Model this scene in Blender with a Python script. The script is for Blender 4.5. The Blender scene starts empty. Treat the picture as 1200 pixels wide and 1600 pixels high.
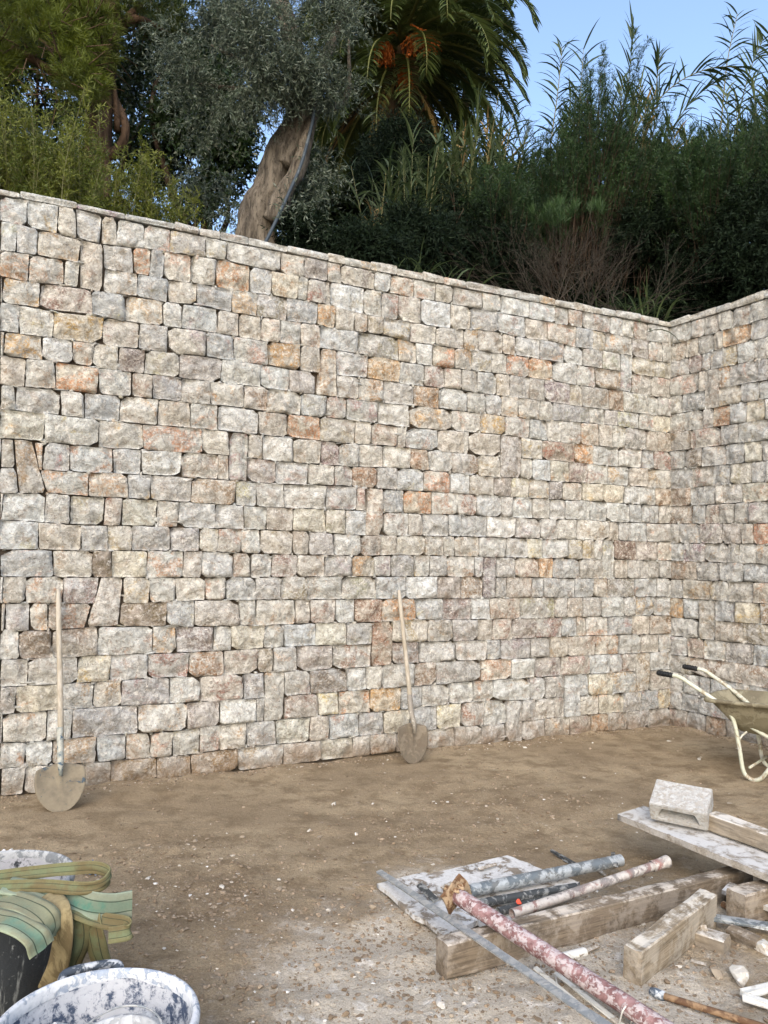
import bpy, bmesh, math, random
import numpy as np
from mathutils import Vector, Matrix, Quaternion

# ------------------------------------------------------------------ camera, sky, sun, exposure
scene = bpy.context.scene
COL = scene.collection
CAM_H = 1.6
PITCH, ROLL = math.radians(2.0), math.radians(0.74)
_f = np.array([0, math.cos(PITCH), math.sin(PITCH)]); _r = np.array([1.0, 0, 0]); _u = np.cross(_r, _f)
CR = _r * math.cos(ROLL) + _u * math.sin(ROLL); CU = _u * math.cos(ROLL) - _r * math.sin(ROLL); CF = _f
cam_d = bpy.data.cameras.new('camera'); cam = bpy.data.objects.new('camera', cam_d); COL.objects.link(cam)
cam_d.sensor_fit = 'VERTICAL'; cam_d.sensor_height = 24.0; cam_d.lens = 18.0
cam_d.shift_y = 42.0 / 1600.0
cam_d.clip_start = 0.05; cam_d.clip_end = 2000
cam.matrix_world = Matrix(((CR[0], CU[0], -CF[0], 0), (CR[1], CU[1], -CF[1], 0), (CR[2], CU[2], -CF[2], CAM_H), (0, 0, 0, 1)))
scene.camera = cam

SUN_EL, SUN_ROT = math.radians(32), math.pi + 0.12
world = bpy.data.worlds.new('World'); scene.world = world; world.use_nodes = True
wn = world.node_tree; wn.nodes.clear()
sky = wn.nodes.new('ShaderNodeTexSky'); sky.sky_type = 'NISHITA'; sky.sun_disc = False
sky.sun_elevation = SUN_EL; sky.sun_rotation = SUN_ROT; sky.altitude = 50
sky.air_density = 1.0; sky.dust_density = 2.6; sky.ozone_density = 1.0
bg = wn.nodes.new('ShaderNodeBackground'); bg.inputs['Strength'].default_value = 0.15
wo = wn.nodes.new('ShaderNodeOutputWorld')
wn.links.new(sky.outputs[0], bg.inputs[0]); wn.links.new(bg.outputs[0], wo.inputs[0])
sun_d = bpy.data.lights.new('sun', 'SUN'); sun_d.energy = 0.5; sun_d.angle = math.radians(60); sun_d.color = (1.0, 0.98, 0.95)
sun = bpy.data.objects.new('sun', sun_d); COL.objects.link(sun)
sdir = Vector((math.sin(SUN_ROT) * math.cos(SUN_EL + .42), math.cos(SUN_ROT) * math.cos(SUN_EL + .42), math.sin(SUN_EL + .42)))
sun.rotation_euler = sdir.to_track_quat('Z', 'Y').to_euler()
scene.view_settings.view_transform = 'Standard'; scene.view_settings.look = 'None'
scene.view_settings.exposure = 1.45; scene.view_settings.gamma = 1.0; scene.view_settings.use_curve_mapping = False

# ------------------------------------------------------------------ helpers
RS = np.random.RandomState(7); RND = random.Random(11)
def ray(x, y): return CF + CR * ((x - 600) / 1200.0) - CU * ((y - 842) / 1200.0)
def W(x, y, z=0.0):                       # point of the photograph on the level z
    d = ray(x, y); return np.array([0, 0, CAM_H]) + d * ((z - CAM_H) / d[2])
def D(x, y, Y):                           # point of the photograph at the distance Y
    d = ray(x, y); return np.array([0, 0, CAM_H]) + d * (Y / d[1])
def V(p): return Vector((float(p[0]), float(p[1]), float(p[2])))
def srgb(*c):
    return tuple(((v / 255) / 12.92 if v <= 10 else ((v / 255 + .055) / 1.055) ** 2.4) for v in c) + (1.0,)

def _h(x, y, z, s):
    n = (x * 374761393 + y * 668265263 + z * 1274126177 + s * 974634773) & 0xFFFFFFFF
    n = ((n ^ (n >> 13)) * 1274126177) & 0xFFFFFFFF
    n = ((n ^ (n >> 16)) * 2246822519) & 0xFFFFFFFF
    return ((n ^ (n >> 15)) & 0xFFFFFF) / float(0xFFFFFF)
def vnoise(p, seed=0):
    p = np.asarray(p, float); i = np.floor(p).astype(np.int64); f = p - i; f = f * f * (3 - 2 * f)
    x, y, z = i[:, 0], i[:, 1], i[:, 2]; a, b, c = f[:, 0], f[:, 1], f[:, 2]
    l = lambda p0, p1, t: p0 + (p1 - p0) * t
    return l(l(l(_h(x, y, z, seed), _h(x + 1, y, z, seed), a), l(_h(x, y + 1, z, seed), _h(x + 1, y + 1, z, seed), a), b),
             l(l(_h(x, y, z + 1, seed), _h(x + 1, y, z + 1, seed), a), l(_h(x, y + 1, z + 1, seed), _h(x + 1, y + 1, z + 1, seed), a), b), c) * 2 - 1
def fbm(p, seed=0, o=4, g=.5):
    p = np.asarray(p, float); r = 0; a = 1
    for k in range(o): r = r + a * vnoise(p * 2 ** k + 17.3 * k, seed + k); a *= g
    return r

def add(name, me, parent=None, loc=None, **props):
    o = bpy.data.objects.new(name, me); COL.objects.link(o)
    if parent is not None: o.parent = parent
    if loc is not None: o.location = loc
    for k, v in props.items(): o[k] = v
    return o
def thing(name, label, cat, loc=(0, 0, 0), rotz=0.0, group=None):
    o = add(name, None, loc=V(loc)); o.rotation_euler = (0, 0, rotz); o['label'] = label; o['category'] = cat
    if group: o['group'] = group
    return o
def tag(o, label, cat, group=None):
    o['label'] = label; o['category'] = cat
    if group: o['group'] = group
    return o
def np_mesh(name, verts, faces, mat, smooth=True, attrs=None, uv=None):
    """verts (N,3), faces: list of int arrays (M,k)"""
    me = bpy.data.meshes.new(name); verts = np.asarray(verts, np.float32)
    if not isinstance(faces, (list, tuple)): faces = [faces]
    faces = [np.asarray(f, np.int32) for f in faces if len(f)]
    loops = np.concatenate([f.ravel() for f in faces]); counts = np.concatenate([np.full(len(f), f.shape[1], np.int32) for f in faces])
    starts = np.concatenate([[0], np.cumsum(counts)[:-1]]).astype(np.int32)
    me.vertices.add(len(verts)); me.vertices.foreach_set('co', verts.ravel())
    me.loops.add(len(loops)); me.loops.foreach_set('vertex_index', loops.astype(np.int32))
    me.polygons.add(len(counts)); me.polygons.foreach_set('loop_start', starts); me.polygons.foreach_set('loop_total', counts)
    me.polygons.foreach_set('use_smooth', np.full(len(counts), smooth))
    for k, v in (attrs or {}).items():
        v = np.asarray(v, np.float32)
        if v.ndim == 1:
            a = me.attributes.new(k, 'FLOAT', 'POINT'); a.data.foreach_set('value', v)
        else:
            a = me.attributes.new(k, 'FLOAT_COLOR', 'POINT'); a.data.foreach_set('color', v.ravel())
    if uv is not None:
        l = me.uv_layers.new(name='UVMap'); l.data.foreach_set('uv', np.asarray(uv, np.float32)[loops].ravel())
    me.update(calc_edges=True); me.validate()
    if mat: me.materials.append(mat)
    return me
class G:
    """collects pieces of one mesh"""
    def __init__(s): s.v = []; s.f = []; s.n = 0; s.a = []
    def put(s, v, fs, a=0.5):
        v = np.asarray(v, float)
        for f in fs: s.f.append(np.asarray(f, np.int32) + s.n)
        s.v.append(v); s.n += len(v); s.a.append(np.full(len(v), a) if np.isscalar(a) else np.asarray(a)); return s
    def mesh(s, name, mat, smooth=True):
        by = {}
        for f in s.f:
            if len(f): by.setdefault(f.shape[1], []).append(f)
        return np_mesh(name, np.concatenate(s.v), [np.concatenate(x) for x in by.values()], mat, smooth, {'tint': np.concatenate(s.a)})
    def tube(s, pts, rad, n=8, cap=True, a=0.5):
        P = np.asarray(pts, float); m = len(P); R = np.full(m, rad) if np.isscalar(rad) else np.asarray(rad, float)
        T = np.gradient(P, axis=0); T /= np.linalg.norm(T, axis=1)[:, None] + 1e-9
        ref = np.array([0, 0, 1.0]) if abs(T[0, 2]) < .8 else np.array([1.0, 0, 0])
        N = np.cross(T, ref); N /= np.linalg.norm(N, axis=1)[:, None] + 1e-9
        for k in range(1, m):
            q = N[k - 1] - T[k] * (N[k - 1] @ T[k]); N[k] = q / (np.linalg.norm(q) + 1e-9)
        B = np.cross(T, N); t = np.arange(n) * 2 * math.pi / n
        ring = P[:, None, :] + R[:, None, None] * (np.cos(t)[None, :, None] * N[:, None, :] + np.sin(t)[None, :, None] * B[:, None, :])
        i = np.arange(m - 1)[:, None] * n + np.arange(n)[None, :]; j = np.arange(m - 1)[:, None] * n + (np.arange(n)[None, :] + 1) % n
        F = np.stack([i, j, j + n, i + n], -1).reshape(-1, 4)
        fs = [F]
        if cap: fs += [np.arange(n)[::-1][None, :], (np.arange(n) + (m - 1) * n)[None, :]]
        return s.put(ring.reshape(-1, 3), fs, a)
def spline(pts, k=6):
    P = np.asarray(pts, float); Q = np.vstack([2 * P[0] - P[1], P, 2 * P[-1] - P[-2]]); out = []
    for i in range(1, len(Q) - 2):
        for t in np.arange(k) / k:
            a, b, c, d = Q[i - 1:i + 3]
            out.append(.5 * (2 * b + (c - a) * t + (2 * a - 5 * b + 4 * c - d) * t * t + (3 * b - a - 3 * c + d) * t ** 3))
    out.append(P[-1]); return np.array(out)

# ------------------------------------------------------------------ materials
class NT:
    def __init__(s, name):
        s.m = bpy.data.materials.new(name); s.m.use_nodes = True; s.t = s.m.node_tree; s.t.nodes.clear()
        s.out = s.n('ShaderNodeOutputMaterial')
    def n(s, t, **k):
        x = s.t.nodes.new(t)
        for a, b in k.items(): setattr(x, a, b)
        return x
    def put(s, sock, v):
        if isinstance(v, bpy.types.NodeSocket): s.t.links.new(v, sock)
        else: sock.default_value = v
    def pos(s): return s.n('ShaderNodeNewGeometry').outputs['Position']
    def obj(s): return s.n('ShaderNodeTexCoord').outputs['Object']
    def noise(s, vec, scale, detail=4, rough=.55, dist=0.0):
        x = s.n('ShaderNodeTexNoise'); s.put(x.inputs['Vector'], vec); x.inputs['Scale'].default_value = scale
        x.inputs['Detail'].default_value = detail; x.inputs['Roughness'].default_value = rough; x.inputs['Distortion'].default_value = dist
        return x.outputs['Fac']
    def scalev(s, vec, xyz):
        x = s.n('ShaderNodeMapping'); s.put(x.inputs['Vector'], vec); x.inputs['Scale'].default_value = xyz; return x.outputs[0]
    def ramp(s, v, a, b, lo=0.0, hi=1.0):
        x = s.n('ShaderNodeMapRange', interpolation_type='SMOOTHSTEP'); s.put(x.inputs[0], v); s.put(x.inputs[1], a); s.put(x.inputs[2], b)
        s.put(x.inputs[3], lo); s.put(x.inputs[4], hi); return x.outputs[0]
    def math(s, op, a, b=0.0, clamp=False):
        x = s.n('ShaderNodeMath', operation=op, use_clamp=clamp); s.put(x.inputs[0], a); s.put(x.inputs[1], b); return x.outputs[0]
    def mix(s, f, a, b, mode='MIX'):
        x = s.n('ShaderNodeMix', data_type='RGBA', blend_type=mode); s.put(x.inputs[0], f); s.put(x.inputs[6], a); s.put(x.inputs[7], b); return x.outputs[2]
    def attr(s, name): return s.n('ShaderNodeAttribute', attribute_name=name)
    def bump(s, h, strength, dist, prev=None):
        x = s.n('ShaderNodeBump'); s.put(x.inputs['Height'], h); x.inputs['Strength'].default_value = strength; x.inputs['Distance'].default_value = dist
        if prev is not None: s.put(x.inputs['Normal'], prev)
        return x.outputs[0]
    def finish(s, col, rough=.9, normal=None, metal=0.0, spec=.3):
        p = s.n('ShaderNodeBsdfPrincipled'); s.put(p.inputs['Base Color'], col); s.put(p.inputs['Roughness'], rough)
        s.put(p.inputs['Metallic'], metal); p.inputs['Specular IOR Level'].default_value = spec
        if normal is not None: s.put(p.inputs['Normal'], normal)
        s.t.links.new(p.outputs[0], s.out.inputs[0]); return s.m

def mat_stone():
    t = NT('limestone'); P = t.pos()
    base = t.attr('base').outputs['Color']; pa = t.attr('patch')
    n1 = t.noise(P, 6.5, 6, .66, .5)
    thr = t.math('SUBTRACT', .74, t.math('MULTIPLY', pa.outputs['Alpha'], .44))
    mask = t.ramp(n1, t.math('SUBTRACT', thr, .05), t.math('ADD', thr, .08))
    brk = t.ramp(t.noise(P, 58, 7, .78), .40, .58, .05, 1.0)
    c = t.mix(t.math('MULTIPLY', mask, brk), base, pa.outputs['Color'])
    n2 = t.noise(P, 17, 9, .72, .35)
    c = t.mix(1.0, c, t.mix(t.ramp(n2, .32, .68), (.55, .535, .51, 1), (1.16, 1.16, 1.155, 1)), 'MULTIPLY')
    stain = t.ramp(t.noise(P, 10, 7, .7, .8), .52, .66, 0, .42)
    c = t.mix(stain, c, srgb(146, 130, 114))
    crust = t.ramp(t.noise(P, 30, 9, .76, .7), .52, .64, 0, .75)
    c = t.mix(crust, c, srgb(214, 210, 202))
    pits = t.ramp(t.noise(P, 70, 7, .8, .3), .36, .46, .8, 0)
    c = t.mix(pits, c, srgb(104, 92, 80))
    sep = t.n('ShaderNodeSeparateXYZ'); t.put(sep.inputs[0], P)
    soil = t.ramp(t.math('ADD', sep.outputs[2], t.math('MULTIPLY', t.noise(P, 4, 4), -.35)), -.17, .08, .8, 0)
    c = t.mix(t.math('MULTIPLY', soil, t.ramp(t.noise(P, 7, 5, .7), .35, .6, .35, 1)), c, srgb(122, 104, 84))
    rid = t.math('ABSOLUTE', t.math('SUBTRACT', t.noise(P, 12, 6, .6, .5), .5))
    b = t.bump(rid, .9, .06); b = t.bump(n2, .85, .025, b); b = t.bump(t.noise(P, 85, 7, .8), .6, .008, b)
    return t.finish(c, .93, b, spec=.2)
def mat_core():
    t = NT('wall_core'); P = t.pos()
    return t.finish(t.mix(t.noise(P, 12, 5), srgb(58, 52, 46), srgb(95, 86, 76)), 1.0, spec=.1)
def mat_ground():
    t = NT('sandy_earth'); P = t.pos()
    n0 = t.noise(P, .9, 5, .6); n1 = t.noise(P, 5, 8, .65); n2 = t.noise(P, 38, 8, .7); n3 = t.noise(P, 140, 4, .7)
    c = t.mix(t.ramp(n0, .35, .68), srgb(136, 121, 99), srgb(158, 143, 118))
    c = t.mix(t.ramp(n1, .42, .66), c, srgb(120, 105, 84))
    dust = t.attr('dust').outputs['Fac']
    dm = t.ramp(t.math('ADD', t.math('MULTIPLY', dust, .62), t.math('MULTIPLY', n1, .75)), .52, .85)
    dm2 = t.math('MULTIPLY', dm, t.ramp(n2, .3, .6, .35, 1))
    c = t.mix(t.math('MULTIPLY', dm2, .92), c, srgb(202, 195, 181))
    spl = t.math('MULTIPLY', t.ramp(t.noise(P, 11, 6, .7, .6), .56, .64), dust)
    c = t.mix(t.math('MULTIPLY', spl, .75), c, srgb(220, 217, 210))
    clod = t.math('MULTIPLY', t.attr('rough').outputs['Fac'], t.ramp(n2, .44, .60, 0, .38))
    c = t.mix(clod, c, srgb(98, 80, 62))
    c = t.mix(1.0, c, t.mix(t.ramp(n3, .3, .7), (.78, .77, .76, 1), (1.16, 1.16, 1.16, 1)), 'MULTIPLY')
    b = t.bump(n2, .8, .03); b = t.bump(n3, .5, .008, b)
    return t.finish(c, .95, b, spec=.15)
def mat_spatter(name, base, splat, amount=.5, scale=14.0, rough=.6, metal=0.0, stretch=(1, 1, 1), second=None, fine=60, pos=False, bumpd=.004):
    """a surface with drops, crusts and wear of another colour on it"""
    t = NT(name); P = t.scalev(t.obj(), stretch)
    n = t.noise(P, scale, 7, .68, .4); th = .72 - .44 * amount
    m = t.ramp(n, th - .03, th + .05)
    c = base
    if second is not None: c = t.mix(t.ramp(t.noise(P, scale * .45, 5, .6), .4, .62), base, second)
    c = t.mix(t.math('MULTIPLY', m, t.ramp(t.noise(P, fine, 5, .7), .25, .55, .4, 1)), c, splat)
    c = t.mix(1.0, c, t.mix(t.noise(P, fine * .7, 5, .7), (.72, .72, .72, 1), (1.22, 1.22, 1.22, 1)), 'MULTIPLY')
    b = t.bump(m, .5, bumpd); b = t.bump(t.noise(P, fine, 4), .25, bumpd * .7, b)
    return t.finish(c, rough, b, metal)
def mat_wood(name, a, b_, dust, amount=.35, side_dust=False):
    """grain along local x, mortar dust mostly on top"""
    t = NT(name); O = t.obj(); g = t.scalev(O, (1.2, 26, 26))
    n = t.noise(g, 3.2, 7, .65, .6)
    c = t.mix(t.ramp(n, .32, .68), a, b_)
    c = t.mix(t.ramp(t.noise(t.scalev(O, (2, 60, 60)), 3, 4), .60, .66, 0, .45), c, tuple(v * .35 for v in a[:3]) + (1,))
    stain = t.ramp(t.noise(O, 5.5, 6, .65), .45, .65)
    c = t.mix(t.math('MULTIPLY', stain, .55), c, tuple(v * .55 for v in a[:3]) + (1,))
    nz = t.n('ShaderNodeSeparateXYZ'); t.put(nz.inputs[0], t.n('ShaderNodeNewGeometry').outputs['True Normal'])
    up = t.ramp(nz.outputs[2], .3, .8, .35 if side_dust else .08, 1)
    th = .70 - .4 * amount
    d = t.math('MULTIPLY', t.ramp(t.noise(O, 10, 8, .7, .3), th - .06, th + .10), up)
    c = t.mix(t.math('MULTIPLY', d, .9), c, dust)
    c = t.mix(1.0, c, t.mix(t.noise(O, 120, 4, .7), (.82, .82, .82, 1), (1.14, 1.14, 1.14, 1)), 'MULTIPLY')
    bb = t.bump(n, .35, .004); bb = t.bump(d, .5, .003, bb)
    return t.finish(c, .88, bb, spec=.2)
def mat_leaf(name, a, b_, trans=.25, back=None, rough=.55, spec=.3):
    t = NT(name); f = t.attr('tint').outputs['Fac']; c = t.mix(f, a, b_)
    if back is not None:
        c = t.mix(t.n('ShaderNodeNewGeometry').outputs['Backfacing'], c, back)
    p = t.n('ShaderNodeBsdfPrincipled'); t.put(p.inputs['Base Color'], c); p.inputs['Roughness'].default_value = rough
    p.inputs['Specular IOR Level'].default_value = spec
    tr = t.n('ShaderNodeBsdfTranslucent'); t.put(tr.inputs[0], c)
    mx = t.n('ShaderNodeMixShader'); mx.inputs[0].default_value = trans
    t.t.links.new(p.outputs[0], mx.inputs[1]); t.t.links.new(tr.outputs[0], mx.inputs[2]); t.t.links.new(mx.outputs[0], t.out.inputs[0])
    return t.m
def mat_bark(name, a, b_, scale=9, stretch=(1, 1, .25)):
    t = NT(name); O = t.scalev(t.pos(), stretch); n = t.noise(O, scale, 8, .7, .6)
    c = t.mix(t.ramp(n, .3, .68), a, b_)
    c = t.mix(t.ramp(t.noise(O, scale * 4, 6, .7), .52, .62, 0, .6), c, tuple(v * .4 for v in a[:3]) + (1,))
    b = t.bump(n, .9, .05); b = t.bump(t.noise(O, scale * 5, 6, .7), .6, .015, b)
    return t.finish(c, .95, b, spec=.15)
M_STONE, M_CORE, M_GROUND = mat_stone(), mat_core(), mat_ground()
# ------------------------------------------------------------------ ground
PA = np.array([-2.5817, 5.2681, 0]); PC = np.array([2.9486, 7.8931, 0]); PR = np.array([3.4755, 6.9629, 0])
WALL_H = 4.172
dA = (PC - PA) / np.linalg.norm(PC - PA); dR = (PR - PC) / np.linalg.norm(PR - PC)
dust_spots = [(W(640, 1530), .75, 1.0), (W(900, 1560), .9, .9), (W(1120, 1560), .7, .55), (W(700, 1395), .45, .9), (W(480, 1590), .5, .35), (W(900, 1440), .6, .6), (W(1100, 1420), .6, .5)]
def zone(x, y, spots):
    r = 0 * x
    for c, R, s in spots: r = np.maximum(r, s * np.exp(-(((x - c[0]) / R) ** 2 + ((y - c[1]) / R) ** 2) * 1.2))
    return r
rough_spots = [(W(330, 1400), .55, 1.0), (W(250, 1345), .35, .8), (W(560, 1480), .6, .9), (W(420, 1560), .6, .8), (W(620, 1300), .5, .4), (W(780, 1270), .8, .4), (W(900, 1520), .8, .8), (W(1100, 1520), .7, .7)]
_nA = np.array([dA[1], -dA[0]]); _nR = np.array([dR[1], -dR[0]])      # towards the yard
def gz(x, y):
    x = np.atleast_1d(np.asarray(x, float)); y = np.atleast_1d(np.asarray(y, float)); o = np.zeros_like(x)
    P = np.stack([x, y, o], 1); r = .3 + zone(x, y, rough_spots)
    near = np.clip((7.5 - np.hypot(x, y - 4)) / 2, 0, 1)
    T = np.stack([x * 1.1 + y * .5, (y - .25 * x) * 5, o], 1)
    L1 = (P[:, :2] - PA[:2]) @ _nA; L2 = np.where(y > 5, (P[:, :2] - PC[:2]) @ _nR, 9.0); foot = np.exp(-np.maximum(0, np.minimum(L1, L2)) / .10) * (.5 + .6 * fbm(P * 4, 33, 3))
    return (.013 * fbm(P * 1.3, 3, 3) + .032 * foot + .010 * near * fbm(T, 13, 3) * (.4 + r) + near * (.008 * r * fbm(P * 9, 5, 3) + .012 * r * np.maximum(0, fbm(P * 22, 9, 3, .6) - .15)))
xs = np.concatenate([[-300, -90, -40, -20, -11], np.arange(-7, -3, .25), np.arange(-3, 4.6, .022), np.arange(4.7, 9, .3), [12, 20, 40, 90, 300]])
ys = np.concatenate([[-300, -90, -40, -18, -9, -5, -3, -1.5, -.5, .4, 1.2], np.arange(1.8, 8.4, .022), [8.6, 9, 10, 14, 25, 60, 150, 300]])
gx, gy = np.meshgrid(xs, ys); gxf, gyf = gx.ravel(), gy.ravel()
nx, ny = len(xs), len(ys); ii = (np.arange(ny - 1)[:, None] * nx + np.arange(nx - 1)[None, :]).ravel()
gme = np_mesh('ground', np.stack([gxf, gyf, gz(gxf, gyf)], 1), np.stack([ii, ii + 1, ii + nx + 1, ii + nx], 1), M_GROUND, True,
              {'dust': zone(gxf, gyf, dust_spots), 'rough': np.clip(zone(gxf, gyf, rough_spots), 0, 1)})
add('ground', gme, kind='structure')

# terrace of earth held up behind the two walls
A2, R2 = PA - dA * 2.6, PC + dR * 3.6
nA = np.array([dA[1], -dA[0], 0]); nR = np.array([dR[1], -dR[0], 0])     # normals; nA points to the camera
if nA @ (np.array([0, 0, 0]) - PA) < 0: nA = -nA
if nR @ (np.array([0, 0, 0]) - PC) < 0: nR = -nR
poly = [A2 - nA * .3, PC - nA * .3 - nR * .3, R2 - nR * .3, np.array([60, 3.0, 0]), np.array([60, 90, 0]), np.array([-60, 90, 0]), np.array([-60, 3.6, 0])]
bm = bmesh.new(); lo = [bm.verts.new((p[0], p[1], -.2)) for p in poly]; hi = [bm.verts.new((p[0], p[1], 3.98)) for p in poly]
bm.faces.new(hi); n = len(poly)
for k in range(n): bm.faces.new((lo[k], lo[(k + 1) % n], hi[(k + 1) % n], hi[k]))
bmesh.ops.triangulate(bm, faces=bm.faces[:]); bmesh.ops.recalc_face_normals(bm, faces=bm.faces[:])
me = bpy.data.meshes.new('terrace'); bm.to_mesh(me); bm.free(); me.materials.append(mat_bark('dark_soil', srgb(70, 58, 42), srgb(96, 82, 60), 3, (1, 1, 1)))
add('terrace_terrain', me, kind='structure')

# ------------------------------------------------------------------ the two dry-stone walls
MAIN_LINES = """-11,412 21,414 65,412 103,412 146,411 211,411 259,410 312,410 383,410 481,410 562,411 612,411
-11,395 25,393 55,391 85,394 120,395 148,396 185,394 242,394 289,394 349,394 432,394 497,394 563,393 612,394
-10,374 13,375 41,375 56,373 77,374 97,373 121,374 166,374 207,375 234,375 263,372 281,372 319,371 349,372 369,374 399,376 429,374 455,376 489,374 525,375 558,375 612,373
-10,356 7,355 31,357 58,356 81,357 103,356 125,358 152,356 172,356 197,356 223,357 239,355 257,356 283,357 308,354 333,355 363,355 419,357 447,357 474,357 522,357 545,357 591,357 612,357
-9,338 16,338 32,336 49,339 73,337 100,338 114,338 141,338 176,337 209,338 226,338 260,338 298,336 332,336 371,337 409,338 458,338 489,337 544,338 586,337 612,337
-9,318 15,318 45,318 80,318 104,318 133,319 154,318 180,318 198,317 220,317 267,318 287,318 311,317 352,318 387,317 426,318 470,317 521,317 579,317 612,318
-8,301 8,301 38,302 60,300 80,300 103,300 130,300 162,300 189,300 211,299 252,299 272,298 299,299 353,299 395,299 444,299 505,302 542,302 589,301 612,301
-8,281 9,281 27,282 55,281 76,282 109,282 128,282 155,283 175,281 199,281 226,281 269,281 297,279 334,280 370,281 398,282 448,280 485,280 509,280 570,281 612,281
-7,264 17,264 39,263 59,263 84,262 109,263 133,263 165,262 186,262 213,262 244,261 273,262 303,262 347,261 384,261 441,262 489,262 525,261 558,262 612,262
-7,244 21,244 42,243 73,243 114,244 143,244 173,243 194,242 216,242 254,242 297,244 319,244 366,243 391,242 433,243 470,242 517,243 569,243 612,243
-6,224 30,224 54,224 78,225 103,225 129,225 149,225 179,224 203,224 248,226 273,225 310,225 361,225 405,225 448,225 486,225 537,225 612,225
-6,206 23,208 37,207 65,207 86,207 117,206 139,206 186,205 245,206 295,205 345,206 391,206 452,206 490,207 541,206 612,207
-5,188 31,187 50,186 85,187 130,187 194,187 220,187 262,185 298,186 375,187 437,187 509,188 571,188 612,188
-5,168 55,168 95,169 150,169 191,168 228,168 277,168 310,170 368,169 399,169 467,169 554,169 612,169
-4,149 80,149 126,149 196,150 271,151 342,151 438,151 490,150 612,151
-4,131 24,131 45,130 87,130 126,132 165,132 207,132 263,132 323,132 423,132 612,132
-3,112 21,112 41,111 50,113 74,114 126,112 146,112 192,112 229,113 275,112 299,114 383,113 490,113 612,113
-3,93 21,92 42,93 81,93 108,93 151,93 174,94 216,95 266,94 293,95 317,95 389,94 460,95 522,95 612,94
-2,74 15,74 38,74 59,74 83,75 111,75 142,74 167,75 200,75 227,75 258,75 284,76 312,77 372,77 424,76 471,76 534,76 612,76
-2,55 22,56 47,56 68,56 93,56 123,55 149,56 175,55 211,56 239,56 279,57 327,57 359,58 400,58 457,58 530,58 558,58 612,58
-1,36 15,35 35,35 65,36 93,35 107,34 135,36 165,37 193,37 237,38 262,38 288,37 337,39 386,40 435,38 464,38 522,37 575,38 612,38
-1,19 15,19 31,18 50,17 72,17 89,17 124,16 150,18 180,18 209,18 253,18 276,19 331,18 350,19 400,18 453,19 487,19 534,19 612,19
0,0 61,0 129,-1 168,1 231,2 265,2 313,3 390,1 453,1 530,2 612,0"""
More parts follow.
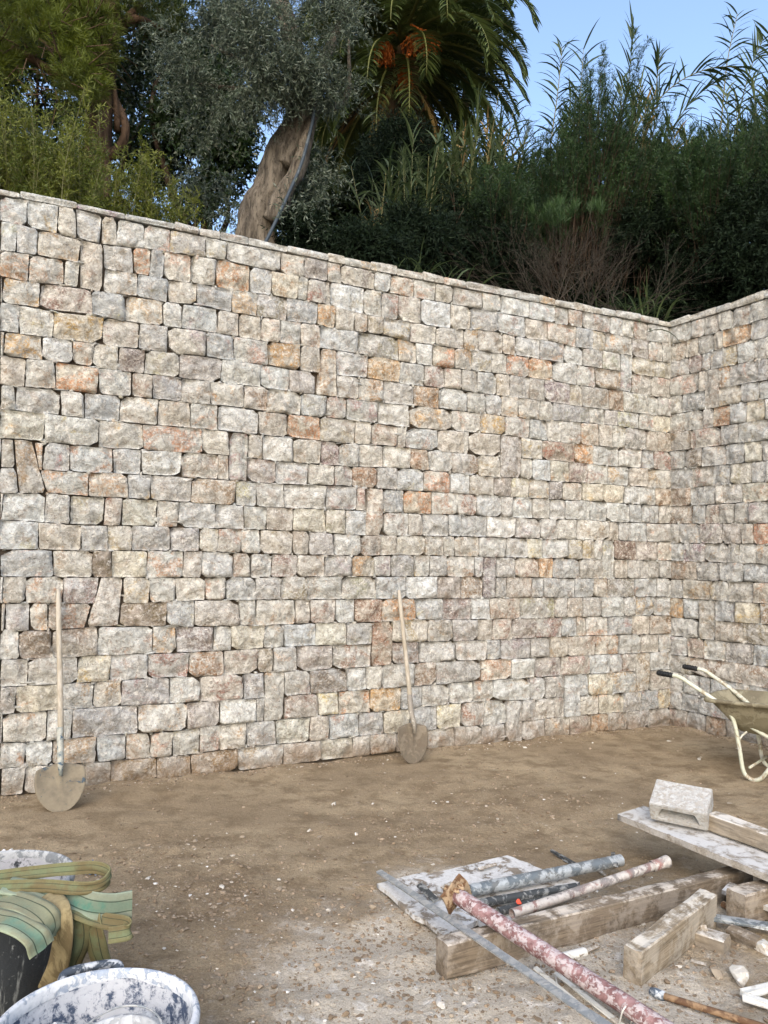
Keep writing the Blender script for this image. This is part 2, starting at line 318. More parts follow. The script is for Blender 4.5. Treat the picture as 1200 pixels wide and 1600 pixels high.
MAIN_STONES = """-11w 6w 26c 38g 55c 66w 85w 104g 131c 147w 191o 211p 231c 243c 274w 289o 312c 333c 351t 382c 402w 434w 464c 480t 497t 532w 548c 563t 581w 595w 612
-10w 0g 13o 41t2 57g 78O 90g 100c 120c 139O 166g 184y 206c 214t 234W 264c 281t 297c 319W 349c 370g 399w 429t 455o 489g 510c 526o 560p 582c 601c 612
-10o 8o 31c 41_ 58w 81g 103o 125g 152c 172p 197g 223O 239c 256t 268t 283w 308c 334t 363o 378t 404t 419g 446g 474w 498w 522c 545w2 560c 591c 612
-9c -8o 16r 50g 73c 100w 114w 141t 158c 176c 192c 209t 226W 260t 297o 315w 331O 354o 371w 392c 409o 434O 461w 490c 513t 545_ 560t 586t 612
-9w 3c 25O 58t 83g 104c 133g 154c 182O 209t 226o2 240g 269O 299w 323r 343t 361t 377w 398t 413g 435t 452p 482c 497t 530R 549c 595c 612
-8c -6o 18W 38o 52c 69d 88c 113p 145c 176w 200p 222_ 241r 261o 284g 313R 338w 367c 387g 404o 422o 446c 462p 506c 525p 542w 569c 589y 612
-8t 8c 27O 56c 79t 94p 115w 137o 163r 182c 210w 232t 250c 279w 309o 351w 381o 408w 435w 455w 472t 496o 518t 535c 552p 580t 595c 612
-7c 2w 31w 47g 71o 98o 122c 143W 175t 199O 227c 258c 273t 298c 306w 337t 364c 369t 403p2 426o 450R 488O 511w 543w 573g 590r 612
-7y 21c 57o 88o 131c 152c2 167t 179w 204c 228p 244w 262o 284c 310R 328w 352r 379o 403_ 426c 439W 460y 482d 504c 529w 556r 582t 612
-6c 2t2 21g 38w 67g 87w 116c 144c 152_ 167p 190g 217c 240t 256R 279g 298g 323o 350W 370t 396d 415c 435o 458p 474c 498y 523y 550W 572w 592R 612
-6g 6_ 22c 51o 78g 94g 124t 158w 175w 197w 233g 260t 269t2 285g 304O 332c 358r 378g 404g 417w 439c 459g 477w 507w 528w 557g 573g 596t 612
-5w -4w 23w 39c 62r 74y 99o 115g 143g 165c 183t 205y 233c 251g 270_ 286w 309t 323g 349g 362g 389W 420g 448g 467w 491w 531t 543g 559g 580g 612
-5W 19o 47g 65c 82g 109p 131c 145t 163c 178t 205t 219p 241w 265r 283c 298c 326o 344c 355o 381w 410g 434y 451w 481o 498o 513w 523w2 538D 566p 594o 612
-4g 29c 55D 68y 93c 119r 133g 157c 171w 188r 209t 233g 257O 277c 293p 315c 330g 348t 376g 385d2 399g 420t 447O 463g 495t 523_ 538t 555g 582t 597g 612
-4w -2o 12o 36p 56r2 77c 95c 114c 136o 152g 175g 196t 218c 248w 279g 307W 338p 362r 385_ 399g 411r 439g 453g 489g 512t 530p 564g 593g 612
-3t 0p 15o 27t 52_ 75D 108g 128r 163c 176o 208t 221r 243w 260R 285o 317g 344p 373W 393t 426t 465g 480r 499g 522w 550g 566g 590g 612
-3w 9d 30t 60w 98o 115p 143w 157y 183c 199W 226y 253g 276R2 295o 329t 354p 380t 396t 417p 444r 474g 492o 503w 530g 561t 584r 612
-2w 15w 47y 69g 95r 125R 151t 178t 191W 210p 241t 275_ 295p 321g 357g 390g 405p 438g 460o 481t 515o 544w 572t 596g 612
-2d 8y 36w 58o 77p 111w 134r 167p 184o2 200t 222d 254w 271c 286w 317r 338g 384o 417w 443p 473t 508W 533g 549r 567t2 585g 612
-1t 0o 28w 44p 89w 124p 149w 178t 184_ 201r 229y 247O 275O 304g 324w 351w 376o 397w 437g 455g 477W2 496g 506y 537w 567_ 585c 612
-1w 15w 32o 61w 81o 98c 114c 134c 149o 170g 194y 222t 239w 265g 288y 313g 339y 364r 388w 411g2 429g 444r 466t 477_ 496o 519y 550g 573g 596y 612
0w 15w 32t 51c 71R 103R 128R 164w 200r 232y 260t 276t 300t 330o 357w 385g 410_ 429W 455o 484t 509O 530t 555p 583g 612"""
SIDE_LINES = """0,411 109,409
0,393 109,391
0,375 109,374
0,359 109,354
0,339 109,334
0,320 108,317
0,301 108,298
0,282 108,279
0,263 108,260
0,243 108,241
0,225 108,223
0,207 108,203
0,187 108,184
0,169 108,166
0,150 108,149
0,131 108,130
0,111 107,111
0,92 107,92
0,73 107,73
0,56 107,54
0,36 107,35
0,19 107,18
0,0 107,0"""
SIDE_STONES = """0w 25w 41t 57c 72t 91c 109
0o 19o 33t 51c 61O 91g 109
0g 22p 37w 48g 61o 77w 95w 109
0c 33t 41t2 57o 69g 98p 109
0t 14g 41_ 57c 81g 99w 109
0c 17w 38g 50O 69g 87y 105w 109
0r 24t 59g 78w 109
0w 17d 37g 65g 84y 102g 109
0g 26t 50g 69c 91g 105g 109
0t 24g 52w 61g 82y 109
0r 26g 41t 57t 73w 88w 109
0g 10g 35p 60p 80t 93O 108
0g 16p 40g 66g 78w 95o 108
0R 31g 57g 82g 108
0g 15o 47w 67t 92o 108
0O 15g 33t2 52g 73y 99r 108
0g 32_ 52t 82r 108
0g 20t 39w 64p 92g 108
0t 24r 108
0g 14w 34g 46g 74w 88w 108
0g 13g 33g 58g 83g 108
0t 19g 41R 64t 77g 96r 108"""
PAL = {'w': ((196, 191, 181), None, .36), 'W': ((210, 207, 201), None, .22), 'g': ((174, 170, 164), None, .32), 'c': ((194, 185, 169), None, .46),
       't': ((183, 171, 155), (152, 131, 111), .45), 'p': ((174, 164, 156), (136, 124, 118), .52), 'd': ((162, 151, 141), (122, 110, 102), .58), 'D': ((142, 123, 106), (120, 100, 83), .7),
       'y': ((201, 189, 163), (192, 166, 124), .35), 'o': ((194, 182, 164), (180, 146, 108), .48), 'O': ((190, 171, 143), (178, 136, 94), .60),
       'r': ((184, 172, 158), (140, 114, 94), .50), 'R': ((172, 152, 130), (142, 110, 82), .62)}
DEFP = [(178, 158, 132), (164, 147, 130), (182, 158, 130), (158, 147, 140)]
def colours(code, seed):
    r = random.Random(seed); b, p, a = PAL[code]
    if p is None: p = DEFP[r.randrange(4)]
    k = r.uniform(.93, 1.05); w = r.uniform(-3, 2)
    b = [0.52 * v + .48 * m for v, m in zip(b, (193, 187, 177))]; b = srgb(min(255, b[0] * k * .965 + w), min(255, b[1] * k * 1.0), min(255, b[2] * k * 1.035 - w)); p = srgb(*[v * r.uniform(.92, 1.06) for v in p])
    return np.array(b), np.array(p[:3] + (min(1, max(0, a + r.uniform(-.12, .12))),))
def stone_geo(quad, seed, cell=.0135, gap=None, skirt=.075, proud=0.0, cham=None):
    """pitched face of one block: quad = bl, br, tr, tl as (u, v) in metres; returns verts (u, h, v) and faces"""
    r = random.Random(seed); q = np.array(quad, float); c = q.mean(0)
    w = (np.linalg.norm(q[1] - q[0]) + np.linalg.norm(q[2] - q[3])) / 2; h = (np.linalg.norm(q[3] - q[0]) + np.linalg.norm(q[2] - q[1])) / 2
    g = r.choice((.0018, .003, .004, .006)) if gap is None else gap
    q = c + (q - c) * np.array([1 - 2 * g / max(w, .03), 1 - 2 * (g * .5 + .0012) / max(h, .03)])
    n = max(4, int(w / cell)); m = max(4, int(h / cell))
    s, t = np.meshgrid(np.linspace(-1, 1, n + 1), np.linspace(-1, 1, m + 1)); s = s.ravel(); t = t.ravel(); s0, t0 = s.copy(), t.copy()
    for sx, sy in ((-1, -1), (1, -1), (1, 1), (-1, 1)):
        ck = r.choice((.01, .03, .06, .10, .16, .34)) if cham is None else cham
        ck *= r.uniform(.6, 1.25); asp = min(1.6, max(.6, h / w))
        ex = np.maximum(0, sx * s0 + sy * t0 - (2 - ck)); s = s - sx * ex * .5 * asp; t = t - sy * ex * .5 / asp
    wob = np.stack([s0 * 1.7 + seed * 3.1, t0 * 1.7, np.full(len(s), seed * .37)], 1)
    s = s + (.035 * vnoise(wob * 1.6, 1) + .022 * vnoise(wob * 5, 4)) * np.abs(s0) ** 3 * min(1.5, .22 / w) - .003 * np.abs(s0) ** 3
    t = t + (.045 * vnoise(wob * 1.6, 2) + .026 * vnoise(wob * 5, 5)) * np.abs(t0) ** 3 * min(1.5, .2 / h) - .005 * np.abs(t0) ** 3
    a = ((1 - s) * (1 - t))[:, None]; b = ((1 + s) * (1 - t))[:, None]; d = ((1 + s) * (1 + t))[:, None]; e = ((1 - s) * (1 + t))[:, None]
    uv = (a * q[0] + b * q[1] + d * q[2] + e * q[3]) / 4
    mx = np.maximum(np.abs(s0), np.abs(t0)); edge = 1 - mx ** 14
    big = min(1, math.sqrt(w * h) / .22)
    fac = np.full(len(s), 9.0)
    for _ in range(r.randint(4, 6)):
        an = r.uniform(0, 6.283); sl = r.uniform(.008, .04)
        fac = np.minimum(fac, r.uniform(.006, .02) + sl * (math.cos(an) * s0 + math.sin(an) * t0))
    P = np.stack([uv[:, 0], uv[:, 1], np.full(len(s), seed * 1.3)], 1)
    hh = big * (fac * edge + edge * (.012 * (.5 - np.abs(fbm(P * 7.5, 21, 3, .55))) + .006 * fbm(P * 26, 31, 3, .6))) - .006 * mx ** 14 + proud + r.uniform(-.006, .007)
    nv = len(s); verts = np.stack([uv[:, 0], -hh, uv[:, 1]], 1)
    ii = (np.arange(m)[:, None] * (n + 1) + np.arange(n)[None, :]).ravel()
    F = np.stack([ii, ii + 1, ii + n + 2, ii + n + 1], 1)
    rim = list(range(n + 1)) + [k * (n + 1) + n for k in range(1, m + 1)] + [m * (n + 1) + k for k in range(n - 1, -1, -1)] + [k * (n + 1) for k in range(m - 1, 0, -1)]
    rim = np.array(rim); k = len(rim); f0 = verts[rim].copy(); f1 = f0.copy(); f1[:, 1] = skirt
    verts = np.vstack([verts, f0, f1]); a_ = nv + np.arange(k); b_ = nv + (np.arange(k) + 1) % k
    F2 = np.stack([a_, a_ + k, b_ + k, b_], 1)
    return verts, np.vstack([F, F2])
def wall_frame(P, d, n, name, label):
    o = thing(name, label, 'wall', P)
    o.rotation_euler = (0, 0, math.atan2(d[1], d[0]))        # local x along the wall, -y out of its face
    return o
def parse_lines(s): return [np.array([[float(a) for a in q.split(',')] for q in l.split()]) / 100 for l in s.split('\n')]
def parse_stones(s):
    out = []
    for l in s.split('\n'):
        row = []
        for tok in l.split():
            k = 0
            while k < len(tok) and (tok[k].isdigit() or tok[k] == '-'): k += 1
            row.append((int(tok[:k]) / 100, tok[k:]))
        out.append(row)
    return out
def build_wall(P, d, n, name, label, LINES, STONES, ext, special, seed0, parts_max, flip, extra=()):
    """ext: metres (left, right) the wall goes on outside the frame"""
    root = wall_frame(P, d, n, name, label); R = random.Random(seed0)
    L = parse_lines(LINES); ST = parse_stones(STONES)
    vat = lambda k, u: float(np.interp(u, L[k][:, 0], L[k][:, 1])) if u <= L[k][-1, 0] or True else 0
    items = []; codes = 'wwgccctttppogry'
    for k, row in enumerate(ST):
        for i in range(len(row) - 1):
            u0, c = row[i]; u1 = row[i + 1][0]
            if i == 0 and not flip: u0 -= .022                     # toothed into the long wall at the corner
            if i == len(row) - 2 and flip: u1 += .012
            if c == '_' or not c: continue
            span = 2 if c.endswith('2') else 1; c = c[0]
            key = (k, i)
            lean = lambda: R.uniform(-.008, .008)
            a, b = lean(), lean()
            if i == 0: a = 0
            if i == len(row) - 2: b = 0
            e = k + span; su = special.get((k, round(u0, 2)))
            quad = [(su[0], vat(e, su[0])), (su[1], vat(e, su[1])), (su[2], vat(k, su[2])), (su[3], vat(k, su[3]))] if su else None
            q = quad or [(u0 - a, vat(e, u0)), (u1 - b, vat(e, u1)), (u1 + b, vat(k, u1)), (u0 + a, vat(k, u0))]
            items.append((q, c, True))
        for side in (0, 1):
            u = row[0][0] if side == 0 else row[-1][0]; lim = u + (-ext[0] if side == 0 else ext[1])
            while (u > lim + .01) if side == 0 else (u < lim - .01):
                w = R.uniform(.16, .36); u2 = u - w if side == 0 else u + w
                if (u2 < lim + .12) if side == 0 else (u2 > lim - .12): u2 = lim
                x0, x1 = min(u, u2), max(u, u2)
                items.append(([(x0, vat(k + 1, x0)), (x1, vat(k + 1, x1)), (x1, vat(k, x1)), (x0, vat(k, x0))], R.choice(codes), False)); u = u2
    items += [(q, c, True) for q, c in extra]
    # capping course of thin slabs
    tl = L[0]; u = tl[0, 0] - ext[0]; caps = []
    while u < tl[-1, 0] + ext[1] - .01:
        w = R.uniform(.14, .38); u1 = min(u + w, tl[-1, 0] + ext[1])
        if tl[-1, 0] + ext[1] - u1 < .12: u1 = tl[-1, 0] + ext[1]
        v0 = vat(0, u) + .002; v1 = vat(0, u1) + .002
        t0, t1 = WALL_H - v0 + R.uniform(-.014, .012), WALL_H - v1 + R.uniform(-.014, .012)
        caps.append(([(u, v0), (u1, v1), (u1, v1 + t1), (u, v0 + t0)], R.choice('cwwcww'), tl[0, 0] - .1 < u < tl[-1, 0])); u = u1
    def size(it):
        q = np.array(it[0]); c = q.mean(0); w3 = P + d * c[0]; ar = abs((q[1] - q[0])[0]) * abs((q[3] - q[0])[1])
        return ar / (w3[0] ** 2 + w3[1] ** 2) if it[2] else 0
    order = sorted(range(len(items)), key=lambda i: -size(items[i])); big = set(order[:parts_max])
    SV, SF, SB, SP, sn = [], [], [], [], 0
    for i, (q, c, vis) in enumerate(items):
        v, f = stone_geo(q, seed0 * 1000 + i, cell=.0135 if vis else .035); b, p = colours(c, seed0 * 1000 + i)
        if i in big and size(items[i]) > 0:
            ctr = np.array([np.mean([x[0] for x in q]), 0, np.mean([x[1] for x in q])])
            me = np_mesh('stone', v - ctr, f, M_STONE, True, {'base': np.tile(b, (len(v), 1)), 'patch': np.tile(p, (len(v), 1))})
            add('stone', me, root, V(ctr))
        else:
            SV.append(v); SF.append(f + sn); SB.append(np.tile(b, (len(v), 1))); SP.append(np.tile(p, (len(v), 1))); sn += len(v)
    if SV:
        add('stonework', np_mesh('stonework', np.vstack(SV), np.vstack(SF), M_STONE, True, {'base': np.vstack(SB), 'patch': np.vstack(SP)}), root, kind='stuff')
    for i, (q, c, vis) in enumerate(caps):
        v, f = stone_geo(q, seed0 * 1000 + 900 + i, cell=.012, gap=.001, skirt=.36, proud=.014, cham=.12); b, p = colours(c, seed0 + 77 * i)
        ctr = np.array([np.mean([x[0] for x in q]), 0, np.mean([x[1] for x in q])])
        add('capstone', np_mesh('capstone', v - ctr, f, M_STONE, True, {'base': np.tile(b, (len(v), 1)), 'patch': np.tile(p, (len(v), 1))}), root, V(ctr))
    # slivers and wedges pinned into the joints
    CV, CF_, CB, CP, cn = [], [], [], [], 0
    vis_items = [it for it in items if it[2]]
    for j in range(int(len(vis_items) * 1.5)):
        q, c, _ = vis_items[R.randrange(len(vis_items))]; k = R.randrange(4); e0 = np.array(q[k]); e1 = np.array(q[(k + 1) % 4])
        t = R.choice((0, 0, 0, R.random())); p0 = e0 + (e1 - e0) * t
        if R.random() < .5: w, h = R.uniform(.015, .035), R.uniform(.02, .05)
        else: w, h = R.uniform(.04, .11), R.uniform(.008, .018)
        an = R.uniform(-.25, .25); rot = np.array([[math.cos(an), -math.sin(an)], [math.sin(an), math.cos(an)]])
        qq = [tuple(p0 + rot @ np.array([sx * w / 2 * R.uniform(.5, 1.2), sy * h / 2 * R.uniform(.5, 1.2)])) for sx, sy in ((-1, -1), (1, -1), (1, 1), (-1, 1))]
        if qq[0][1] < .03: continue
        v, f = stone_geo(qq, seed0 * 1000 + 3000 + j, cell=.03, gap=0, skirt=.06, proud=R.uniform(-.016, -.002), cham=.3); b, p = colours(R.choice('wwWccgt'), j)
        CV.append(v); CF_.append(f + cn); CB.append(np.tile(b, (len(v), 1))); CP.append(np.tile(p, (len(v), 1))); cn += len(v)
    add('pinning_chips', np_mesh('pinning_chips', np.vstack(CV), np.vstack(CF_), M_STONE, True, {'base': np.vstack(CB), 'patch': np.vstack(CP)}), root, kind='stuff')
    # hearting behind the faces: fills the joints with dark earthy rubble
    u0, u1 = L[0][0, 0] - ext[0], L[0][-1, 0] + ext[1] + (.25 if flip else 0)
    bm = bmesh.new(); bmesh.ops.create_cube(bm, size=1); bmesh.ops.scale(bm, vec=(u1 - u0, .30, 4.12), verts=bm.verts); bmesh.ops.translate(bm, vec=((u0 + u1) / 2, .05 + .15, 2.02), verts=bm.verts)
    me = bpy.data.meshes.new('hearting'); bm.to_mesh(me); bm.free(); me.materials.append(M_CORE); add('hearting', me, root)
    return root
main_special = {(9, .02): (.06, .235, .13, .02), (14, .56): (.515, .74, .765, .61), (14, .36): (.36, .572, .60, .36), (15, .27): (.27, .508, .555, .27), (9, -.06): (-.06, .037, .016, -.06), (10, -.06): (-.06, .056, .038, -.06), (10, .22): (.24, .51, .51, .19), (4, 2.26): (2.22, 2.41, 2.40, 2.28)}
# ('bl br tr tl' distances along the wall of the three leaning blocks)
build_wall(PA, dA, nA, 'stone_wall', 'long main dry stone wall of pale blocks running from left edge to inner corner', MAIN_LINES, MAIN_STONES, (2.5, 0), main_special, 3, 300, True, [([(.185, 2.24), (.205, 2.24), (.205, 2.43), (.145, 2.43)], 'o')])
build_wall(PC, dR, nR, 'stone_wall', 'short side dry stone wall returning towards the camera behind the wheelbarrow', SIDE_LINES, SIDE_STONES, (0, 2.4), {}, 5, 300, False)
# ------------------------------------------------------------------ vegetation behind the walls
TZ = 3.98
def unit(a): return a / (np.linalg.norm(a, axis=-1, keepdims=True) + 1e-9)
def rdirs(n): return unit(RS.normal(size=(n, 3)))
def leaf_quads(g, base, dirs, length, width, tint, fold=.25, nrm=None):
    """one kite-shaped leaf per row; folded a little along its rib"""
    n = len(base); d = unit(dirs); r = rdirs(n) if nrm is None else nrm
    s = unit(np.cross(d, r)); u = np.cross(s, d); L = np.broadcast_to(length, (n,))[:, None]; w = np.broadcast_to(width, (n,))[:, None] / 2
    mid = base + d * L * .45
    v = np.stack([base, mid + s * w + u * w * fold, base + d * L - u * w * .3, mid - s * w + u * w * fold], 1).reshape(-1, 3)
    f = np.arange(n * 4).reshape(n, 4); g.put(v, [f], np.repeat(np.broadcast_to(tint, (n,)), 4))
def blades(g, base, dirs, length, width, droop, tint, seg=4, nrm=None):
    """long arching strap leaves"""
    n = len(base); d = unit(dirs); L = np.broadcast_to(length, (n,)); w = np.broadcast_to(width, (n,)); dr = np.broadcast_to(droop, (n,))
    s = unit(np.cross(d, np.array([0, 0, 1.0]) + .25 * RS.normal(size=(n, 3)))) if nrm is None else unit(nrm)
    pr = []; p = base.copy(); dd = d.copy()
    for k in range(seg + 1):
        t = k / seg; ww = (w * (.55 + 1.6 * t if t < .28 else 1.0 - ((t - .28) / .72) ** 1.6) / 2)[:, None]
        pr += [p - s * ww, p + s * ww]
        dd = unit(dd + np.array([0, 0, -1.0]) * (dr / seg)[:, None] * (.6 + t)); p = p + dd * (L / seg)[:, None]
    v = np.stack(pr, 1).reshape(-1, 3); o = (np.arange(n) * 2 * (seg + 1))[:, None]
    fs = np.concatenate([o + np.array([2 * k, 2 * k + 1, 2 * k + 3, 2 * k + 2])[None, :] for k in range(seg)], 0)
    g.put(v, [fs], np.repeat(np.broadcast_to(tint, (n,)), 2 * (seg + 1)))
def sticks(g, a, b, r, tint):
    """thin three-sided twigs from a to b"""
    n = len(a); d = unit(b - a); s = unit(np.cross(d, rdirs(n))); u = np.cross(d, s); r = np.broadcast_to(r, (n,))[:, None]
    ring = []
    for q, k in ((a, 1.0), (b, .55)):
        for t in (0, 2.094, 4.189): ring.append(q + (s * math.cos(t) + u * math.sin(t)) * r * k)
    v = np.stack(ring, 1).reshape(-1, 3); o = (np.arange(n) * 6)[:, None]
    fs = np.concatenate([o + np.array([k, (k + 1) % 3, (k + 1) % 3 + 3, k + 3])[None, :] for k in range(3)], 0)
    g.put(v, [fs], np.repeat(np.broadcast_to(tint, (n,)), 6))
def in_blobs(blobs, n, shell=.0, gap=.35, gs=1.4, seed=0):
    """points spread through a union of ellipsoids ((centre), (rx, ry, rz)), with gaps"""
    vol = np.array([b[1][0] * b[1][1] * b[1][2] for b in blobs]); pick = RS.choice(len(blobs), n * 2, p=vol / vol.sum())
    c = np.array([b[0] for b in blobs])[pick]; r = np.array([b[1] for b in blobs])[pick]
    x = rdirs(n * 2) * (RS.uniform(shell ** 3, 1, (n * 2, 1)) ** (1 / 3)); p = c + x * r
    keep = fbm(p * gs, 40 + seed, 3) > (gap - .35) * 1.2
    return p[keep][:n], x[keep][:n]
def pblob(px, py, Y, rx, rz=None, ry=None):
    """an ellipsoid of foliage seen at a place of the photograph, at the distance Y; radii in its pixels"""
    k = Y / 1200; rz = rx if rz is None else rz
    return (D(px, py, Y), (rx * k, (rx if ry is None else ry) * k, rz * k))
def twig_foliage(g, blobs, n, tl, per, ll, lw, droop=.3, gap=.35, out=.6, gs=1.4, seed=0, stem=.003, stint=0.0, jit=.5, upw=0.0, shell=0.0):
    p, x = in_blobs(blobs, n, shell, gap, gs, seed); n = len(p)
    d = unit(x * out + rdirs(n) * .8 + np.array([0, 0, upw - droop])); tlv = tl * RS.uniform(.6, 1.3, n)
    mid = p + d * (tlv * .5)[:, None]; d2 = unit(d + np.array([0, 0, -droop * .8])); end = mid + d2 * (tlv * .5)[:, None]
    if stem: sticks(g, np.vstack([p, mid]), np.vstack([mid, end]), stem, stint)
    t = np.tile((np.arange(per) + .5) / per, (n, 1)) + RS.uniform(-.04, .04, (n, per)); t = np.clip(t, 0, 1)[:, :, None]
    q = np.where(t < .5, p[:, None] + d[:, None] * tlv[:, None, None] * t, mid[:, None] + d2[:, None] * tlv[:, None, None] * (t - .5))
    ld = unit(d2[:, None] * jit + RS.normal(size=(n, per, 3)) * .62)
    tint = np.clip(RS.uniform(.1, .9, n)[:, None] * .6 + RS.uniform(0, .4, (n, per)), 0, 1)
    leaf_quads(g, q.reshape(-1, 3), ld.reshape(-1, 3), ll * RS.uniform(.65, 1.25, n * per), lw * RS.uniform(.7, 1.2, n * per), tint.ravel())
def tufts(g, p, axis, per, length, width, spread, tint):
    """needle tufts"""
    n = len(p); a = np.repeat(unit(axis), per, 0); b = np.repeat(p, per, 0) + RS.normal(size=(n * per, 3)) * length * .12
    d = unit(a + RS.normal(size=(n * per, 3)) * spread)
    leaf_quads(g, b, d, length * RS.uniform(.6, 1.2, n * per), width, np.repeat(np.clip(tint, 0, 1), per) * .8 + .2 * RS.uniform(0, 1, n * per), 0)
def bark_tube(g, pts, rad, n=14, k=6, amp=.10, fr=3.0, seed=0):
    P = spline(pts, k); R = np.interp(np.linspace(0, 1, len(P)), np.linspace(0, 1, len(rad)), rad)
    g.tube(P, R, n); v = g.v[-1]; c = np.vstack([np.repeat(P, n, 0)]); off = v - c
    g.v[-1] = c + off * (1 + amp * fbm(np.stack([v[:, 0] * fr, v[:, 1] * fr, v[:, 2] * fr * .45], 1), seed, 4))[:, None]
def limbs(g, start, ends, r0, seed=0):
    for k, e in enumerate(ends):
        s = np.array(start); e = np.array(e); m = (s + e) / 2 + RS.normal(size=3) * np.linalg.norm(e - s) * .12
        bark_tube(g, [s, m, e], [r0, r0 * .6, r0 * .18], 7, 4, .06, 3, seed + k)
def plant(name, label, cat, loc, parts, group=None):
    t = thing(name, label, cat, loc, 0, group)
    for pn, gm, m in parts:
        gm.v = [v - np.array(t.location) for v in gm.v]
        add(pn, gm.mesh(pn, m), t)
    return t
B_OLIVE = mat_bark('olive_bark', srgb(56, 51, 45), srgb(122, 114, 102), 11)
B_PINE = mat_bark('pine_bark', srgb(58, 46, 36), srgb(96, 78, 62), 6)
B_DARK = mat_bark('dark_bark', srgb(42, 34, 28), srgb(78, 66, 54), 8)
F_OLIVE = mat_leaf('olive_leaves', srgb(44, 57, 43), srgb(88, 100, 82), .15, srgb(98, 107, 94), .5)
F_PINE = mat_leaf('pine_needles', srgb(34, 46, 14), srgb(96, 108, 30), .2)
F_BROAD = mat_leaf('dark_broad_leaves', srgb(25, 41, 21), srgb(46, 64, 29), .2, None, .4, .4)
F_YELLOW = mat_leaf('yellow_green_leaves', srgb(64, 78, 24), srgb(106, 113, 44), .3)
F_REED = mat_leaf('reed_blades', srgb(38, 54, 33), srgb(76, 90, 56), .3, None, .5)
F_PALM = mat_leaf('palm_leaflets', srgb(48, 64, 30), srgb(92, 104, 56), .2, None, .45, .4)
F_JUNI = mat_leaf('feathery_leaves', srgb(26, 46, 24), srgb(56, 80, 40), .2)
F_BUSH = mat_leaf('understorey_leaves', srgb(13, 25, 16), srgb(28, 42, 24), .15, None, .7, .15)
F_DRY = mat_leaf('dry_leaves', srgb(112, 92, 56), srgb(156, 132, 84), .2)
F_DATE = mat_leaf('dates', srgb(150, 74, 24), srgb(190, 106, 42), .1)
T_DRY = mat_bark('dry_twigs', srgb(56, 52, 46), srgb(84, 78, 70), 20)
CANE = mat_leaf('cane_skin', srgb(62, 72, 38), srgb(112, 106, 66), 0, None, .5)

# -- pine at the top left
g1, g2 = G(), G(); Y = 11.0
tr = [D(148, 345, Y), D(152, 250, Y), D(156, 170, Y), D(168, 60, Y), D(176, -120, Y)]; tr[0][2] = TZ - .1
bark_tube(g1, tr, [.24, .2, .19, .17, .13], 12, 6, .08)
limbs(g1, tr[2], [D(60, 60, 10.6), D(-60, 40, 10.5)], .09); limbs(g1, tr[3], [D(270, 55, 11.4), D(20, -60, 10.6), D(250, -40, 11.3)], .09, 4)
limbs(g1, D(184, 205, Y), [D(196, 170, 11), D(180, 130, 11)], .05, 9); bark_tube(g1, [tr[1] * 1, D(186, 232, 11), D(196, 196, 11), D(178, 150, 11.1)], [.09, .07, .06, .05], 8, 4, .06)
pb = [pblob(50, 70, 10.2, 95, 60), pblob(-20, 110, 10.3, 70, 50), pblob(110, 130, 10.1, 60, 38), pblob(130, 60, 10.5, 60, 60), pblob(20, 0, 10.6, 120, 40), pblob(150, 0, 10.8, 80, 40), pblob(230, 15, 11.2, 60, 30), pblob(60, -90, 10.8, 190, 70), pblob(-90, 40, 10.8, 80, 70)]
p, x = in_blobs(pb, 7200, .3, .40, 1.7, 3)
tufts(g2, p, x * .6 + np.array([0, 0, .15]) + .5 * rdirs(len(p)), 17, .13, .0075, .42, .5 + .45 * fbm(p * 1.2, 8, 2) + .15 * x[:, 2])  # tint paints lit and shaded clumps: lighter at blob tops, darker in patches
a, xx = in_blobs(pb, 900, 0, .4, 1.5, 3); sticks(g1, a, a + (unit(xx) * .4 + rdirs(len(a)) * .3) * .5, .009, .2)
plant('pine_tree', 'pine with olive-green needle clumps at the top left, dark trunk behind yellow-green shrubs', 'tree', tr[0], [('trunk', g1, B_PINE), ('crown', g2, F_PINE)])

# -- dark evergreens further back
for k, (bl, n, tx, lab, gp) in enumerate([
    ([pblob(325, 170, 12.0, 75, 60), pblob(290, 235, 12, 60, 45), pblob(345, 260, 12, 45, 60), pblob(235, 250, 12.4, 40, 40), pblob(325, 320, 12, 45, 22), pblob(250, 120, 12.4, 50, 40), pblob(300, 60, 12.5, 80, 60)], 3000, 300, 'dark broad-leaved evergreen with sky showing through, between the pine and the olive trunk', .40),
    ([pblob(20, 230, 13.0, 60, 60), pblob(110, 215, 13.0, 60, 45), pblob(-60, 180, 13, 90, 120), pblob(70, 300, 13, 120, 60), pblob(215, 60, 13.5, 70, 110), pblob(205, 215, 13.5, 55, 60), pblob(60, 80, 13.5, 150, 90), pblob(0, 0, 13.5, 120, 90)], 5200, 90, 'dark evergreen seen in the gaps beneath the pine branches', .36),
    ([pblob(748, 22, 13.0, 46, 58), pblob(735, 105, 13.0, 42, 36), pblob(690, 20, 13.5, 60, 80), pblob(600, 120, 13.5, 75, 150), pblob(520, 240, 13.5, 70, 140), pblob(640, 260, 13.5, 70, 70), pblob(560, 20, 13.5, 60, 90)], 6500, 610, 'dark tree with rounded leaves against the sky right behind the palm', .33)]):
    g1, g2 = G(), G(); base = D(tx, 380, bl[0][0][1]); base[2] = TZ - .1
    bark_tube(g1, [base, (base + bl[0][0]) / 2 + RS.normal(size=3) * .1, bl[0][0]], [.16, .12, .05], 9, 5)
    limbs(g1, (base + bl[0][0]) / 2, [b[0] for b in bl[1:]], .07, k * 9)
    twig_foliage(g2, bl, n, .34, 13, .085, .045, .2, bl and (.38, .30, .22)[k], .5, 2.2, 10 + k, .006)
    plant('evergreen_tree', lab, 'tree', base, [('trunk', g1, B_DARK), ('crown', g2, F_BROAD)], None)

